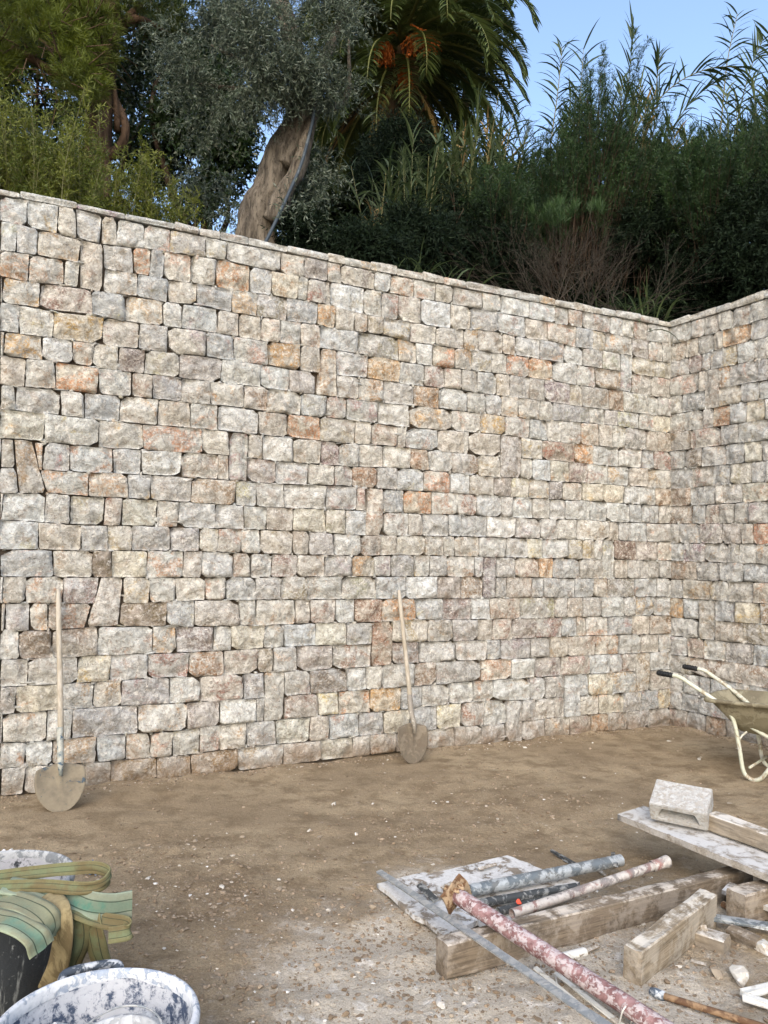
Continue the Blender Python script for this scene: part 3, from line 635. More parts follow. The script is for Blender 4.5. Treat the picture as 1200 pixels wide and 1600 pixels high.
# -- yellow-green feathery shrubs right behind the left end of the wall
for k, (px, top, hw, n, lab) in enumerate([(28, 150, 75, 150, 'yellow-green feathery shrub at the far left edge above the wall'), (120, 195, 70, 120, 'yellow-green feathery shrub in front of the pine trunk'), (232, 262, 52, 60, 'thin yellow-green shrub, lowest of the feathery ones, beside the sky gap left of the olive')]):
    g1, g2 = G(), G(); Yb = 6.6 + .25 * k; base = D(px, 330, Yb); base[2] = TZ - .05
    for j in range(n):
        b = base + np.array([RS.normal() * .22 * hw / 75, RS.normal() * .18, 0]); sp = RS.normal() * .5; hgt = (D(px, top, Yb)[2] - TZ) * RS.uniform(.45, 1.06) * (1 - .25 * min(1.5, abs(sp)))
        if j % 2: b[0] += hw * Yb / 1200 * RS.uniform(-1, 1)
        e = b + np.array([sp * hw * Yb / 1200 * .7, RS.normal() * .2, hgt]); m = (b + e) / 2 + np.array([RS.normal() * .05, 0, .05])
        P = spline([b, m, e], 6); g1.tube(P, np.linspace(.006, .0015, len(P)), 4, False)
        q = P[RS.randint(2, len(P), 44)] + RS.normal(size=(44, 3)) * .02; dd = unit(np.gradient(P, axis=0))[-1] + rdirs(44) * .8
        ends = q + unit(dd) * RS.uniform(.06, .16, 44)[:, None]; sticks(g1, q, ends, .0015, .5)
        tt = RS.uniform(.1, 1.05, (44, 9, 1)); lb = (q[:, None] + (ends - q)[:, None] * tt).reshape(-1, 3)
        leaf_quads(g2, lb, np.repeat(dd, 9, 0) * .5 + rdirs(396), .045 * RS.uniform(.6, 1.3, 396), .009, np.clip(.5 + .3 * RS.normal() + .25 * RS.normal(size=396), 0, 1))
    plant('feathery_shrub', lab, 'shrub', base, [('stems', g1, CANE), ('foliage', g2, F_YELLOW)])

# -- olive tree with its leaning trunk
g1, g2 = G(), G(); Y = 7.35; base = D(398, 400, Y); base[2] = TZ - .1
bark_tube(g1, [base, D(404, 350, Y), D(420, 300, Y), D(446, 240, 7.35), D(468, 185, 7.4), D(470, 120, 7.5), D(445, 30, 7.6), D(425, -60, 7.7)], [.235, .20, .185, .175, .15, .11, .09, .07], 48, 18, .26, 5.0, 5)
for cx, cy, rr in ((456, 268, .075), (462, 238, .055), (440, 318, .06)):
    w_ = g1.v[0]; cpt = D(cx, cy, 7.2); ax_ = D(cx - 12, cy, 7.36); dd_ = np.linalg.norm((w_ - cpt) * [1, .6, .55], axis=1); k_ = np.exp(-(dd_ / rr) ** 2)[:, None]; g1.v[0] = w_ + (ax_ - w_) * k_ * np.array([.6, .6, 0])
bark_tube(g1, [D(446, 262, 7.25), D(466, 215, 7.3), D(487, 172, 7.35), D(500, 110, 7.5), D(540, 20, 7.6)], [.10, .10, .085, .07, .04], 20, 10, .22, 6, 8)
bark_tube(g1, [D(422, 345, 7.15), D(452, 292, 7.16), D(474, 238, 7.2), D(486, 190, 7.25)], [.085, .075, .065, .05], 20, 10, .30, 7, 11)
limbs(g1, D(460, 170, 7.45), [D(330, 70, 7.1), D(380, -20, 7.0), D(300, 130, 7.2), D(545, 60, 7.4)], .06, 30)
ob = [pblob(335, 55, 7.1, 85, 80, 90), pblob(300, 115, 7.0, 50, 40), pblob(415, 70, 6.95, 85, 85, 70), pblob(500, 55, 7.2, 70, 75), pblob(380, -40, 7.2, 150, 60, 130), pblob(375, 135, 6.9, 65, 40, 50), pblob(490, 112, 7.0, 56, 38, 50), pblob(532, 110, 7.2, 34, 50), pblob(520, -30, 7.3, 70, 60)]
twig_foliage(g2, ob, 5000, .28, 15, .046, .0095, .4, .34, .5, 2.6, 21, .0022, .15)
ob2 = [pblob(500, 270, 7.5, 42, 75), pblob(455, 345, 6.95, 45, 26), pblob(330, 300, 8.2, 45, 60), pblob(310, 170, 7.3, 55, 45), pblob(255, 130, 7.2, 30, 45), pblob(545, 210, 7.5, 24, 60), pblob(350, 345, 7.7, 40, 26), pblob(520, 345, 7.3, 40, 40)]
twig_foliage(g2, ob2, 950, .28, 13, .05, .0105, .25, .38, .5, 2.6, 22, .0022, .1)
plant('olive_tree', 'old olive tree with thick leaning hollowed trunk and grey-green crown above the wall', 'tree', base, [('trunk', g1, B_OLIVE), ('crown', g2, F_OLIVE)])
gh = G(); gh.tube(spline([D(408, 392, 6.75), D(428, 352, 6.85), D(452, 300, 6.98), D(470, 258, 7.04), D(482, 215, 7.1), D(490, 180, 7.14), D(490, 165, 7.2)], 6), .016, 8)
tag(add('hose', gh.mesh('hose', mat_spatter('blue_grey_plastic', srgb(52, 62, 70), srgb(84, 92, 96), .3, 8))), 'blue-grey irrigation hose running up the olive trunk', 'hose')

# -- date palm
M_RACHIS = mat_leaf('frond_rib', srgb(72, 80, 40), srgb(104, 106, 58), 0)
Yp = 11.0; crown = D(628, 80, Yp); pb0 = crown.copy(); pb0[2] = TZ - .1
palm = thing('date_palm', 'date palm with arching fronds and orange fruit stalks behind the reeds', 'palm', pb0)
loc = np.array(palm.location)
gt = G(); bark_tube(gt, [pb0, pb0 * .5 + crown * .5, crown - [0, 0, .1]], [.26, .24, .30], 18, 14, .14, 5, 2)
for k in range(260):
    t = RS.uniform(0, 1); an = RS.uniform(0, 6.28); c = pb0 + (crown - pb0) * t; o = np.array([math.cos(an), math.sin(an), 0])
    gt.tube([c + o * .26, c + o * .34 + [0, 0, .05], c + o * .37 + [0, 0, .12]], [.05, .04, .015], 5)
gt.v = [v - loc for v in gt.v]; add('trunk', gt.mesh('trunk', mat_bark('palm_bark', srgb(70, 56, 42), srgb(112, 94, 72), 9)), palm)
def frond(base, az, el, L, bend, dry=False, lf=.42):
    gl, gr = G(), G(); m = 18; p = base.copy(); e = el; P = [p.copy()]
    for k in range(m):
        d = np.array([math.cos(az) * math.cos(e), math.sin(az) * math.cos(e), math.sin(e)]); p = p + d * L / m; P.append(p.copy()); e -= bend / m * (.35 + 1.3 * k / m)
    P = np.array(P); gr.tube(P, np.linspace(.032, .006, m + 1), 5)
    T = unit(np.gradient(P, axis=0)); S = unit(np.cross(T, [0, 0, 1.0])); U = np.cross(S, T); npair = 74
    t = np.linspace(.12, 1, npair) * m; i = np.minimum(t.astype(int), m - 1); fr = (t - i)[:, None]
    Q = P[i] * (1 - fr) + P[i + 1] * fr; Tq, Sq, Uq = T[i], S[i], U[i]; prof = (np.sin(np.linspace(.35, 2.9, npair)) ** .7)
    for sd in (-1, 1):
        dd = Tq * .75 + Sq * sd * (.85 if not dry else .4) + Uq * .32 + RS.normal(size=(npair, 3)) * .07
        blades(gl, Q, dd, lf * prof * RS.uniform(.85, 1.1, npair), .026, .75 if not dry else 1.6, np.clip(.45 + .3 * RS.normal() * .6 + .15 * RS.normal(size=npair), 0, 1), 3)
    for q in (gl, gr): q.v = [v - loc for v in q.v]
    o = add('frond', gl.mesh('frond', F_DRY if dry else F_PALM), palm); add('rib', gr.mesh('rib', M_RACHIS if not dry else T_DRY), o)
for k in range(64):
    az = k * 2.39996 + RS.uniform(-.15, .15); el = 1.35 - 2.0 * (k / 63) ** .85
    frond(crown + np.array([math.cos(az), math.sin(az), 0]) * .15 + [0, 0, .25 - .5 * k / 63], az, el, RS.uniform(1.6, 2.1) if k > 6 else 1.7, RS.uniform(1.9, 2.7) * (1 - .45 * k / 63))
for az, el, L, bd in ((-.12, .85, 2.0, 2.5), (.1, .4, 1.9, 2.0), (-.35, .1, 2.2, 1.7), (-.9, .65, 2.4, 2.5), (-1.9, .7, 2.3, 2.5), (-1.3, .2, 2.5, 2.0), (-2.3, .2, 2.4, 1.9), (-.5, .55, 2.4, 2.2), (-1.0, -.1, 2.5, 1.4), (-.6, -.35, 2.5, .9), (-.15, -.2, 2.1, 1.2), (.2, .0, 1.9, 1.3)):
    frond(crown + [0, -.15, .05], az, el, L, bd)
for k in range(5):
    frond(crown + [0, 0, -.3], k * 1.26 + .5, -.85 + .1 * RS.normal(), RS.uniform(1.5, 2.0), .7, True, .3)
for (px, py, dy, s) in ((656, 70, -.95, .85), (603, 90, -.8, .6), (634, 130, -.6, .45)):
    gd = G(); top = D(px - 3, py - 26, Yp + dy)
    gd.tube(spline([crown + [0, 0, .1], (crown + top) / 2 + [0, 0, .2], top], 5), .014, 5, True, .4)
    for j in range(int(60 * s)):
        e = D(px + RS.normal() * 17 * s, py + RS.uniform(-12, 26) * s, Yp + dy + RS.normal() * .08); gd.tube(spline([top, (top + e) / 2 + [RS.normal() * .04, RS.normal() * .04, .04], e], 4), .0045, 3, False, .5)
        q = e + (top - e) * RS.uniform(0, .75, (16, 1)) + RS.normal(size=(16, 3)) * .018; leaf_quads(gd, q, rdirs(16), .034, .026, RS.uniform(0, 1, 16), .6)
    gd.v = [v - loc for v in gd.v]; add('date_cluster', gd.mesh('date_cluster', F_DATE), palm)

# -- giant reeds
def cane(path, r0, nl, ll, lw, part, root, droop=1.0, plume=0, start=.25, dry=0.0):
    g1, g2 = G(), G(); P = spline(path, 8); m = len(P); g1.tube(P, np.linspace(r0, r0 * .3, m), 6, True, RS.uniform(0, 1))
    T = unit(np.gradient(P, axis=0)); t = np.linspace(start, 1.0, nl) ** .9; i = np.minimum((t * (m - 1)).astype(int), m - 2)
    Q = P[i] + (P[i + 1] - P[i]) * ((t * (m - 1)) - i)[:, None]; sd = np.where(np.arange(nl) % 2, 1, -1)[:, None]
    az = RS.uniform(0, 3.14); ax = np.array([math.cos(az), .6 * math.sin(az), 0])
    dd = T[i] * (.75 + .5 * t[:, None]) + ax * sd * .75 + RS.normal(size=(nl, 3)) * .22
    blades(g2, Q, dd, ll * RS.uniform(.6, 1.15, nl) * (1 - .35 * t), lw * RS.uniform(.7, 1.1, nl), droop * RS.uniform(.5, 1.4, nl), np.clip(RS.uniform(.15, .85) + .15 * RS.normal(size=nl), 0, 1), 5)
    if plume:
        tip = P[-1]; q = tip - T[-1] * RS.uniform(0, .30, (140, 1)); leaf_quads(g2, q, T[-1] * .9 + rdirs(140) * .5 + [0, 0, -.15], .10, .006, 1.0, 0)
    o0 = np.array(root.location)
    for q in (g1, g2): q.v = [v - o0 for v in q.v]
    o = add(part, g1.mesh(part, CANE), root); add('blades', g2.mesh('blades', F_DRY if RS.uniform() < dry else F_REED), o)
def reed_clump(label, px0, px1, Y, tops, n, ll=.55, lw=.034, lean=0.0, droop=1.1, dry=.08, start=.25, wild=.25, specials=()):
    base = D((px0 + px1) / 2, 420, Y); base[2] = TZ - .02; root = thing('reed_clump', label, 'reeds', base, 0, None)
    for j in range(n):
        px = RS.uniform(px0, px1); b = D(px, 420, Y + RS.uniform(-.5, .5)); b[2] = TZ - .05
        top = np.interp(px, [q[0] for q in tops], [q[1] for q in tops]) + abs(RS.normal()) * 55; h = D(px, top, Y)[2] - TZ
        sx = lean * h + RS.normal() * wild * .5; e = b + np.array([sx, RS.normal() * .3, h]); m = b + (e - b) * .55 + np.array([-sx * .25, 0, h * .08])
        cane([b, b * .7 + m * .3, m, e], RS.uniform(.008, .013), int(max(10, h * 14)), ll, lw, 'cane', root, droop, 1 if RS.uniform() < .06 else 0, start, dry)
    for path in specials: cane([D(x, y, yy) for x, y, yy in path], .011, 36, ll * .95, lw * 1.05, 'cane', root, droop, 0, .35, 0)
    return root
reed_clump('tangle of giant reeds with pale bare canes below the palm', 560, 665, 8.6, [(560, 250), (620, 235), (665, 225)], 40, .5, .028, .02, 1.3, .08)
reed_clump('giant reeds drooping right of the palm against the sky', 680, 800, 9.3, [(680, 235), (740, 190), (800, 185)], 60, .55, .028, .04, 1.2, .08)
reed_clump('giant reeds standing behind the dark tamarisk bush', 840, 1000, 10.0, [(840, 190), (875, 150), (930, 150), (985, 110), (1000, 130)], 46, .48, .03, .03, .9, .04, .3, .25,
           [[(850, 330, 9.7), (860, 230, 9.7), (872, 140, 9.7), (878, 72, 9.7)], [(960, 330, 9.7), (970, 200, 9.7), (984, 110, 9.7), (988, 36, 9.7)], [(1000, 330, 9.8), (1015, 220, 9.8), (1026, 130, 9.8), (1030, 85, 9.8)]])
reed_clump('giant reeds with the highest bent plumes at the right edge', 1040, 1240, 9.6, [(1040, 220), (1120, 185), (1170, 130), (1240, 80)], 56, .48, .03, -.02, .9, .04, .3, .25,
           [[(1110, 330, 9.4), (1125, 210, 9.4), (1136, 100, 9.4), (1152, 22, 9.4)], [(1130, 330, 9.5), (1150, 200, 9.5), (1172, 110, 9.5), (1192, 62, 9.5)], [(960, 300, 9.3), (985, 215, 9.3), (1045, 140, 9.3), (1105, 108, 9.3), (1160, 104, 9.3)], [(1010, 330, 9.4), (1030, 240, 9.4), (1075, 165, 9.4), (1120, 125, 9.4)]])

# -- feathery dark bushes, the bare twiggy one and the dark undergrowth along the wall
def feathery(label, spires, Y, n, seed, low):
    g1, g2 = G(), G(); base = D(np.mean([s[0] for s in spires]), 430, Y); base[2] = TZ - .05
    for k, (px, top, w, bot) in enumerate(spires):
        tip = D(px, top, Y + RS.uniform(-.5, .5)); b = base + np.array([(tip[0] - base[0]) * .45, 0, .4]); z0 = D(px, bot, Y)[2]
        for j in range(max(3, int(n / 62))):
            t = RS.uniform(0, .75); h = tip[2] - z0; e = tip + np.array([RS.normal() * w * Y / 1200 * (.5 + 1.6 * t), RS.normal() * .3, -h * t * RS.uniform(.7, 1.1)])
            s0 = b + (tip - b) * max(0, .55 - t * .5) + RS.normal(size=3) * .06; mid = (s0 + e) / 2 + np.array([RS.normal() * .06, RS.normal() * .06, .08 + .1 * RS.uniform()])
            P = spline([s0, mid, e], 5); g1.tube(P, np.linspace(.005, .001, len(P)), 3, False, .3)
            m = 40; f = RS.uniform(.25, 1, m) ** .8; ix = np.minimum((f * (len(P) - 1)).astype(int), len(P) - 2); q = P[ix] + (P[ix + 1] - P[ix]) * (f * (len(P) - 1) - ix)[:, None]
            dd = unit(unit(P[ix + 1] - P[ix]) * .9 + rdirs(m) * .75); L = RS.uniform(.06, .2, m) * (1.15 - .75 * f); ends = q + dd * L[:, None]; sticks(g2, q, ends, .0016, .2)
            kk = 9; tt = RS.uniform(.15, 1.05, (m, kk, 1)); lb = (q[:, None] + (ends - q)[:, None] * tt).reshape(-1, 3); tn = np.clip(.4 + .25 * RS.normal() + .2 * RS.normal(size=m * kk), 0, 1)
            leaf_quads(g2, lb, np.repeat(dd, kk, 0) * .9 + rdirs(m * kk) * .7, .04 * RS.uniform(.6, 1.3, m * kk), .0055, tn, 0)
    return plant('tamarisk_bush', label, 'bush', base, [('stems', g1, B_DARK), ('foliage', g2, F_JUNI)])
def spires(env, n, bot, w):
    xs_ = np.linspace(env[0][0], env[-1][0], n) + RS.uniform(-8, 8, n)
    return [(x, np.interp(x, [e[0] for e in env], [e[1] for e in env]) + abs(RS.normal()) * 30 - 10, RS.uniform(.7, 1.3) * w, bot + RS.uniform(-20, 40)) for x in xs_]
feathery('dark feathery tamarisk bush with pointed sprays, tall one in the middle of the right half', spires([(790, 265), (850, 200), (885, 150), (930, 88), (985, 130), (1020, 175), (1060, 235)], 40, 350, 19), 8.9, 620, 3, 0)
feathery('dark feathery bush at the right edge over the side wall', spires([(1050, 235), (1090, 205), (1150, 200), (1190, 140), (1235, 150)], 32, 370, 19), 8.6, 620, 9, 0)
feathery('small green feathery bush between the reeds and the twiggy shrub', spires([(745, 300), (775, 262), (815, 262)], 6, 370, 24), 8.3, 560, 15, 0)
# bare shrub
g1 = G(); base = D(880, 500, 7.9); base[2] = TZ - .05
seg_a, seg_b, seg_r = [], [], []
def grow(p, d, L, r, k):
    e = p + d * L; seg_a.append(p); seg_b.append(e); seg_r.append(r)
    if k == 0: return
    for _ in range(RND.choice((2, 3, 3))):
        nd = unit(d + RS.normal(size=3) * .42 + np.array([0, 0, .03])); grow(p + d * L * RND.uniform(.55, 1), nd, L * RND.uniform(.62, .88), r * .62, k - 1)
for k in range(26):
    an = RS.uniform(0, 6.28); dd = unit(np.array([math.cos(an) * .8, math.sin(an) * .4, RS.uniform(.45, 1.2)])); grow(base + RS.normal(size=3) * [.34, .15, .0], dd, .50, .0085, 4)
sticks(g1, np.array(seg_a), np.array(seg_b), np.array(seg_r), .5)
tl, _ = in_blobs([pblob(865, 335, 8.0, 35, 18), pblob(830, 400, 7.9, 18, 18), pblob(930, 345, 7.9, 18, 26)], 34, 0, .3, 2, 5); g3 = G(); tufts(g3, tl, np.tile([0, 0, 1.0], (len(tl), 1)), 40, .12, .005, .4, np.full(len(tl), .8))
plant('twiggy_shrub', 'bare brown twiggy shrub with a few green tips above the wall left of the corner', 'shrub', base, [('twigs', g1, T_DRY), ('leaf_tips', g3, F_JUNI)])
# undergrowth bushes
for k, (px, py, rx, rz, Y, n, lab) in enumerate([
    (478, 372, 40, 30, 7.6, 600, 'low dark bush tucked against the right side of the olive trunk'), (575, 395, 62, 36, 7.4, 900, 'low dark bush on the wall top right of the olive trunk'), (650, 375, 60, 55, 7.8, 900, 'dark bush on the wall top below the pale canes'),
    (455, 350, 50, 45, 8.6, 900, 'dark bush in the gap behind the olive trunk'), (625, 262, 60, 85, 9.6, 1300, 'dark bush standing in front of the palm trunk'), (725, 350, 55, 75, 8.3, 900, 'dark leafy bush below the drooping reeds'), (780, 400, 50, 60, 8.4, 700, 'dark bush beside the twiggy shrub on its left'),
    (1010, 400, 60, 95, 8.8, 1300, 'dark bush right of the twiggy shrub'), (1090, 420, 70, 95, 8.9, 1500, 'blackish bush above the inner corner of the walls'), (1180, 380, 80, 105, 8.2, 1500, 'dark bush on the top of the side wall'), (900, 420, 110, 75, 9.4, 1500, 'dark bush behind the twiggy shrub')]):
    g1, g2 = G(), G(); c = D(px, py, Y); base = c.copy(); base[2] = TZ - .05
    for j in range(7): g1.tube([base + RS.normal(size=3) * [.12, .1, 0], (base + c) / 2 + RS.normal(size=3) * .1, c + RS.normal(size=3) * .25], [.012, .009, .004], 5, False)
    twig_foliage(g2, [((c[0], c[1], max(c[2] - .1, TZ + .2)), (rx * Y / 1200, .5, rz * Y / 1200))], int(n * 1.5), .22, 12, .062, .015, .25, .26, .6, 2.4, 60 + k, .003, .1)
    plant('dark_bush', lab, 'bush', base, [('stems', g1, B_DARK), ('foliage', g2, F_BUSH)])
for k, (px, py, Y, n, lab) in enumerate([(640, 440, 7.3, 26, 'tuft of drooping reed blades low on the wall top under the palm'), (715, 440, 7.5, 22, 'pale blue-green tuft of blades hanging over the wall top'), (1000, 480, 8.0, 26, 'small tuft of blades on the wall top left of the corner')]):
    g = G(); b = D(px, py, Y); b[2] = TZ; nb = n * 3; q = b + np.stack([RS.normal(size=nb) * .16, RS.normal(size=nb) * .1, RS.uniform(0, .35, nb)], 1)
    blades(g, q, np.stack([RS.normal(size=nb) * .5, RS.normal(size=nb) * .4 - .2, np.full(nb, .9)], 1), RS.uniform(.3, .6, nb), .018, RS.uniform(1.5, 2.6, nb), RS.uniform(.2, 1, nb), 6)
    g.v = [v - b for v in g.v]; tag(add('blade_tuft', g.mesh('blade_tuft', F_REED), None, V(b)), lab, 'plant')
# the thicket farther back reads as one mass
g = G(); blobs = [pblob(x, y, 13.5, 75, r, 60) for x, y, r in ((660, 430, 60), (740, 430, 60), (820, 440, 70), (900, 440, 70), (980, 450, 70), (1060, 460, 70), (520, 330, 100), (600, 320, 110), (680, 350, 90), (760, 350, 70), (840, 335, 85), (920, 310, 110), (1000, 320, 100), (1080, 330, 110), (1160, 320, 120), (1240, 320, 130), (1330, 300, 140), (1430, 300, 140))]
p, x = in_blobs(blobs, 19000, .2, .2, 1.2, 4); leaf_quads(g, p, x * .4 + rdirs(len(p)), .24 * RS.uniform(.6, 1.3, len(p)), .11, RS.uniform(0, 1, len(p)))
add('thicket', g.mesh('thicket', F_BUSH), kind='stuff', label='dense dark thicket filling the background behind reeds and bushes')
# ------------------------------------------------------------------ things on the ground
def gzp(p): return float(gz(p[0], p[1])[0])
def bm_obj(name, bm, mat, parent=None, loc=None, smooth=False):
    me = bpy.data.meshes.new(name); bm.to_mesh(me); bm.free(); me.materials.append(mat)
    if smooth: me.polygons.foreach_set('use_smooth', [True] * len(me.polygons))
    return add(name, me, parent, loc)
def beam(name, p0, p1, w, h, mat, roll=0.0, seed=0, cut=.0, parent=None, rough=.0025):
    """sawn timber from p0 to p1 (axis through its middle); local x along the grain, edges worn"""
    p0, p1 = V(p0), V(p1); L = (p1 - p0).length; x = (p1 - p0).normalized(); y = Vector((0, 0, 1)).cross(x).normalized(); z = x.cross(y)
    R = Matrix((x, y, z)).transposed() @ Matrix.Rotation(roll, 3, 'X')
    bm = bmesh.new(); n = max(4, int(L / .07)); R_ = random.Random(seed); rings = []
    prof = [(-1, -1), (-.33, -1), (.33, -1), (1, -1), (1, -.33), (1, .33), (1, 1), (.33, 1), (-.33, 1), (-1, 1), (-1, .33), (-1, -.33)]
    c = min(w, h) * .07
    pr = []
    for a, b in prof:
        if abs(a) == 1 and abs(b) == 1:
            pr += [(a * w / 2 - (c if False else 0) * a, b * h / 2 - c * b), (a * w / 2 - c * a, b * h / 2)] if a * b < 0 else [(a * w / 2 - c * a, b * h / 2), (a * w / 2, b * h / 2 - c * b)]
        else: pr.append((a * w / 2, b * h / 2))
    # order around the outline
    pr.sort(key=lambda q: math.atan2(q[1] / h, q[0] / w))
    for k in range(n + 1):
        t = k / n; xx = (t - .5) * L; ring = []
        for j, (a, b) in enumerate(pr):
            nz = vnoise(np.array([[xx * 6 + seed * 5.1, j * .9, seed * 1.0]]), 3)[0]
            ex = (cut * b / h) if k in (0, n) else 0
            f = 1 + (rough * nz * 2 / max(.01, math.hypot(a, b)))
            ring.append(bm.verts.new((xx + ex + (.002 * nz if k in (0, n) else 0), a * f, b * f)))
        rings.append(ring)
    m = len(pr)
    for k in range(n):
        for j in range(m): bm.faces.new((rings[k][j], rings[k][(j + 1) % m], rings[k + 1][(j + 1) % m], rings[k + 1][j]))
    bm.faces.new(rings[0][::-1]); bm.faces.new(rings[-1])
    bmesh.ops.recalc_face_normals(bm, faces=bm.faces[:])
    o = bm_obj(name, bm, mat, parent); o.matrix_world = Matrix.Translation((p0 + p1) / 2) @ R.to_4x4(); return o
def rock(name, loc, size, seed, mat, parent=None, sub=3, rotz=0.0, facet=5):
    bm = bmesh.new(); bmesh.ops.create_icosphere(bm, subdivisions=sub, radius=.5); r = np.random.RandomState(seed)
    v = np.array([q.co[:] for q in bm.verts])
    for _ in range(facet * 2):
        n = unit(r.normal(size=3)); k = r.uniform(.2, .36); d = v @ n; v = v - np.outer(np.maximum(0, d - k), n)
    v *= (1 + .03 * fbm(v * 6 + seed, seed, 3))[:, None]; v /= np.abs(v).max(0) * 2; v *= np.array(size)
    for q, c in zip(bm.verts, v): q.co = c
    o = bm_obj(name, bm, mat, parent, V(loc), False); o.rotation_euler = (0, 0, rotz); return o
WHITE_DUST = srgb(205, 203, 198)
M_TIMBER = mat_wood('old_timber', srgb(92, 82, 70), srgb(126, 114, 98), srgb(184, 176, 164), .5, True)
M_TIMBER2 = mat_wood('cement_dusted_timber', srgb(110, 99, 83), srgb(146, 134, 115), srgb(194, 189, 178), .52, True)
M_BOARD = mat_wood('grey_board', srgb(118, 110, 99), srgb(156, 149, 137), srgb(190, 190, 188), .66, True)
M_TAN = mat_wood('tan_timber', srgb(118, 108, 94), srgb(146, 135, 118), srgb(196, 192, 184), .62)
M_PIPE = mat_spatter('galvanised_pipe', srgb(104, 112, 116), srgb(164, 169, 170), .55, 16, .55, .3, second=srgb(112, 112, 108))
M_DARKPIPE = mat_spatter('dark_pipe', srgb(66, 69, 70), srgb(138, 140, 138), .48, 18, .6, .3)
M_RED = mat_spatter('red_painted_steel', srgb(106, 76, 75), srgb(172, 162, 162), .5, 38, .75, 0, second=srgb(146, 116, 115), fine=110, bumpd=.003)
M_RUST = mat_spatter('rusty_steel', srgb(112, 84, 60), srgb(158, 138, 112), .55, 22, .9, 0, second=srgb(88, 64, 46))
M_ALU = mat_spatter('dusty_metal_profile', srgb(142, 147, 149), srgb(170, 171, 169), .5, 26, .5, .4)
M_PVC = mat_spatter('white_plastic', srgb(196, 196, 190), srgb(168, 160, 148), .35, 12, .5)
M_CONC = mat_spatter('grey_concrete', srgb(158, 156, 151), srgb(172, 172, 169), .5, 48, .95, 0, second=srgb(150, 145, 136), fine=110, bumpd=.006)
M_SHEET = mat_spatter('mortar_crusted_sheet', srgb(112, 103, 91), srgb(192, 192, 190), .62, 9, .9, 0, second=srgb(140, 131, 119), fine=60, bumpd=.01)
M_HANDLE = mat_wood('shovel_handle_wood', srgb(150, 136, 112), srgb(178, 166, 142), srgb(190, 184, 170), .4, True)
M_BLADE = mat_spatter('muddy_blade', srgb(142, 128, 106), srgb(160, 148, 124), .6, 9, .8, .1, second=srgb(128, 114, 94), fine=70)
M_BLUE = mat_spatter('flaking_blue_paint', srgb(128, 134, 130), srgb(52, 78, 98), .40, 26, .7, .2, second=srgb(168, 166, 154))
M_ROCK = mat_spatter('field_rock', srgb(146, 134, 116), srgb(168, 158, 142), .4, 14, .95, 0, second=srgb(126, 112, 94), bumpd=.006)
M_PALE = mat_spatter('pale_rock', srgb(188, 184, 174), srgb(206, 204, 198), .5, 14, .95, 0, second=srgb(160, 148, 132))
M_RUBBER = mat_spatter('black_rubber', srgb(24, 26, 28), srgb(60, 62, 62), .2, 12, .6)

# -- two long-handled shovels leaning on the wall
def shovel(tip_px, top_px, bw, bl, label, blade_m, sock_m):
    tip = W(*tip_px, 0.0); tip[2] = gzp(tip) + .004; d = ray(*top_px); n = nA; t = ((PA + n * .03 - np.array([0, 0, CAM_H])) @ n) / (d @ n); top = np.array([0, 0, CAM_H]) + d * t
    z = unit(top - tip); x = unit(np.cross(z, -n) * -1); x = x - z * (x @ z); x = unit(x); y = np.cross(z, x)
    if y @ n > 0: x, y = -x, -y           # y towards the wall
    root = thing('shovel', label, 'shovel', tip); root.matrix_world = Matrix(((x[0], y[0], z[0], tip[0]), (x[1], y[1], z[1], tip[1]), (x[2], y[2], z[2], tip[2]), (0, 0, 0, 1)))
    L = float(np.linalg.norm(top - tip)); n_, m_ = 20, 16; vs = []
    prof = lambda q: max(0, 1 - (1 - min(1, q / .66)) ** 1.9) ** .56 if q < .66 else 1 - .06 * ((q - .66) / .34) ** 2
    for j in range(m_ + 1):
        q = j / m_; hw = bw / 2 * max(.02, prof(q))
        for i in range(n_ + 1):
            s = i / n_ * 2 - 1; xx = s * hw; top_dip = (.028 * (1 - abs(s)) ** .6 - .012 * s * s) * (q ** 6)
            yy = .030 * (1 - (xx / (bw / 2)) ** 2) * (.4 + .6 * q) + .03 * (1 - q) ** 2 - .022 * math.exp(-(xx / .011) ** 2) * max(0, (q - .3) / .7)
            vs.append((xx, yy, q * bl + top_dip))
    ii = (np.arange(m_)[:, None] * (n_ + 1) + np.arange(n_)[None, :]).ravel(); F = np.stack([ii, ii + 1, ii + n_ + 2, ii + n_ + 1], 1)
    me = np_mesh('blade', vs, F, blade_m); o = add('blade', me, root); bm = bmesh.new(); bm.from_mesh(me); bmesh.ops.solidify(bm, geom=bm.faces[:], thickness=.004); bm.to_mesh(me); bm.free()
    g = G(); g.tube([(0, -.035, bl - .06), (0, -.034, bl + .02), (0, -.014, bl + .08), (0, 0, bl + .13), (0, 0, bl + .25)], [.010, .020, .021, .021, .0225], 14); add('socket', g.mesh('socket', sock_m), root)
    g = G(); zz = np.linspace(bl + .19, L, 12); g.tube(np.stack([.004 * np.sin(zz * 3), 0 * zz, zz], 1), np.interp(zz, [bl + .19, L - .02, L], [.0195, .0175, .013]), 14); h = add('handle', g.mesh('handle', M_HANDLE2), root)
    return root
M_HANDLE2 = mat_spatter('worn_handle', srgb(150, 142, 127), srgb(164, 157, 144), .5, 9, .8, 0, (1, 1, .3), second=srgb(140, 131, 115), fine=90, bumpd=.001)
M_BLADE2 = mat_spatter('mud_caked_blade', srgb(100, 92, 80), srgb(118, 109, 95), .5, 10, .85, .05, second=srgb(98, 88, 75), fine=70)
M_BLADE1 = mat_spatter('mud_blue_blade', srgb(122, 114, 98), srgb(62, 76, 86), .32, 15, .8, .1, second=srgb(104, 97, 84), fine=60)
shovel((95, 1271), (92, 921), .305, .285, 'long-handled shovel with blue-flecked blade leaning on the wall at the left', M_BLADE1, M_BLUE)
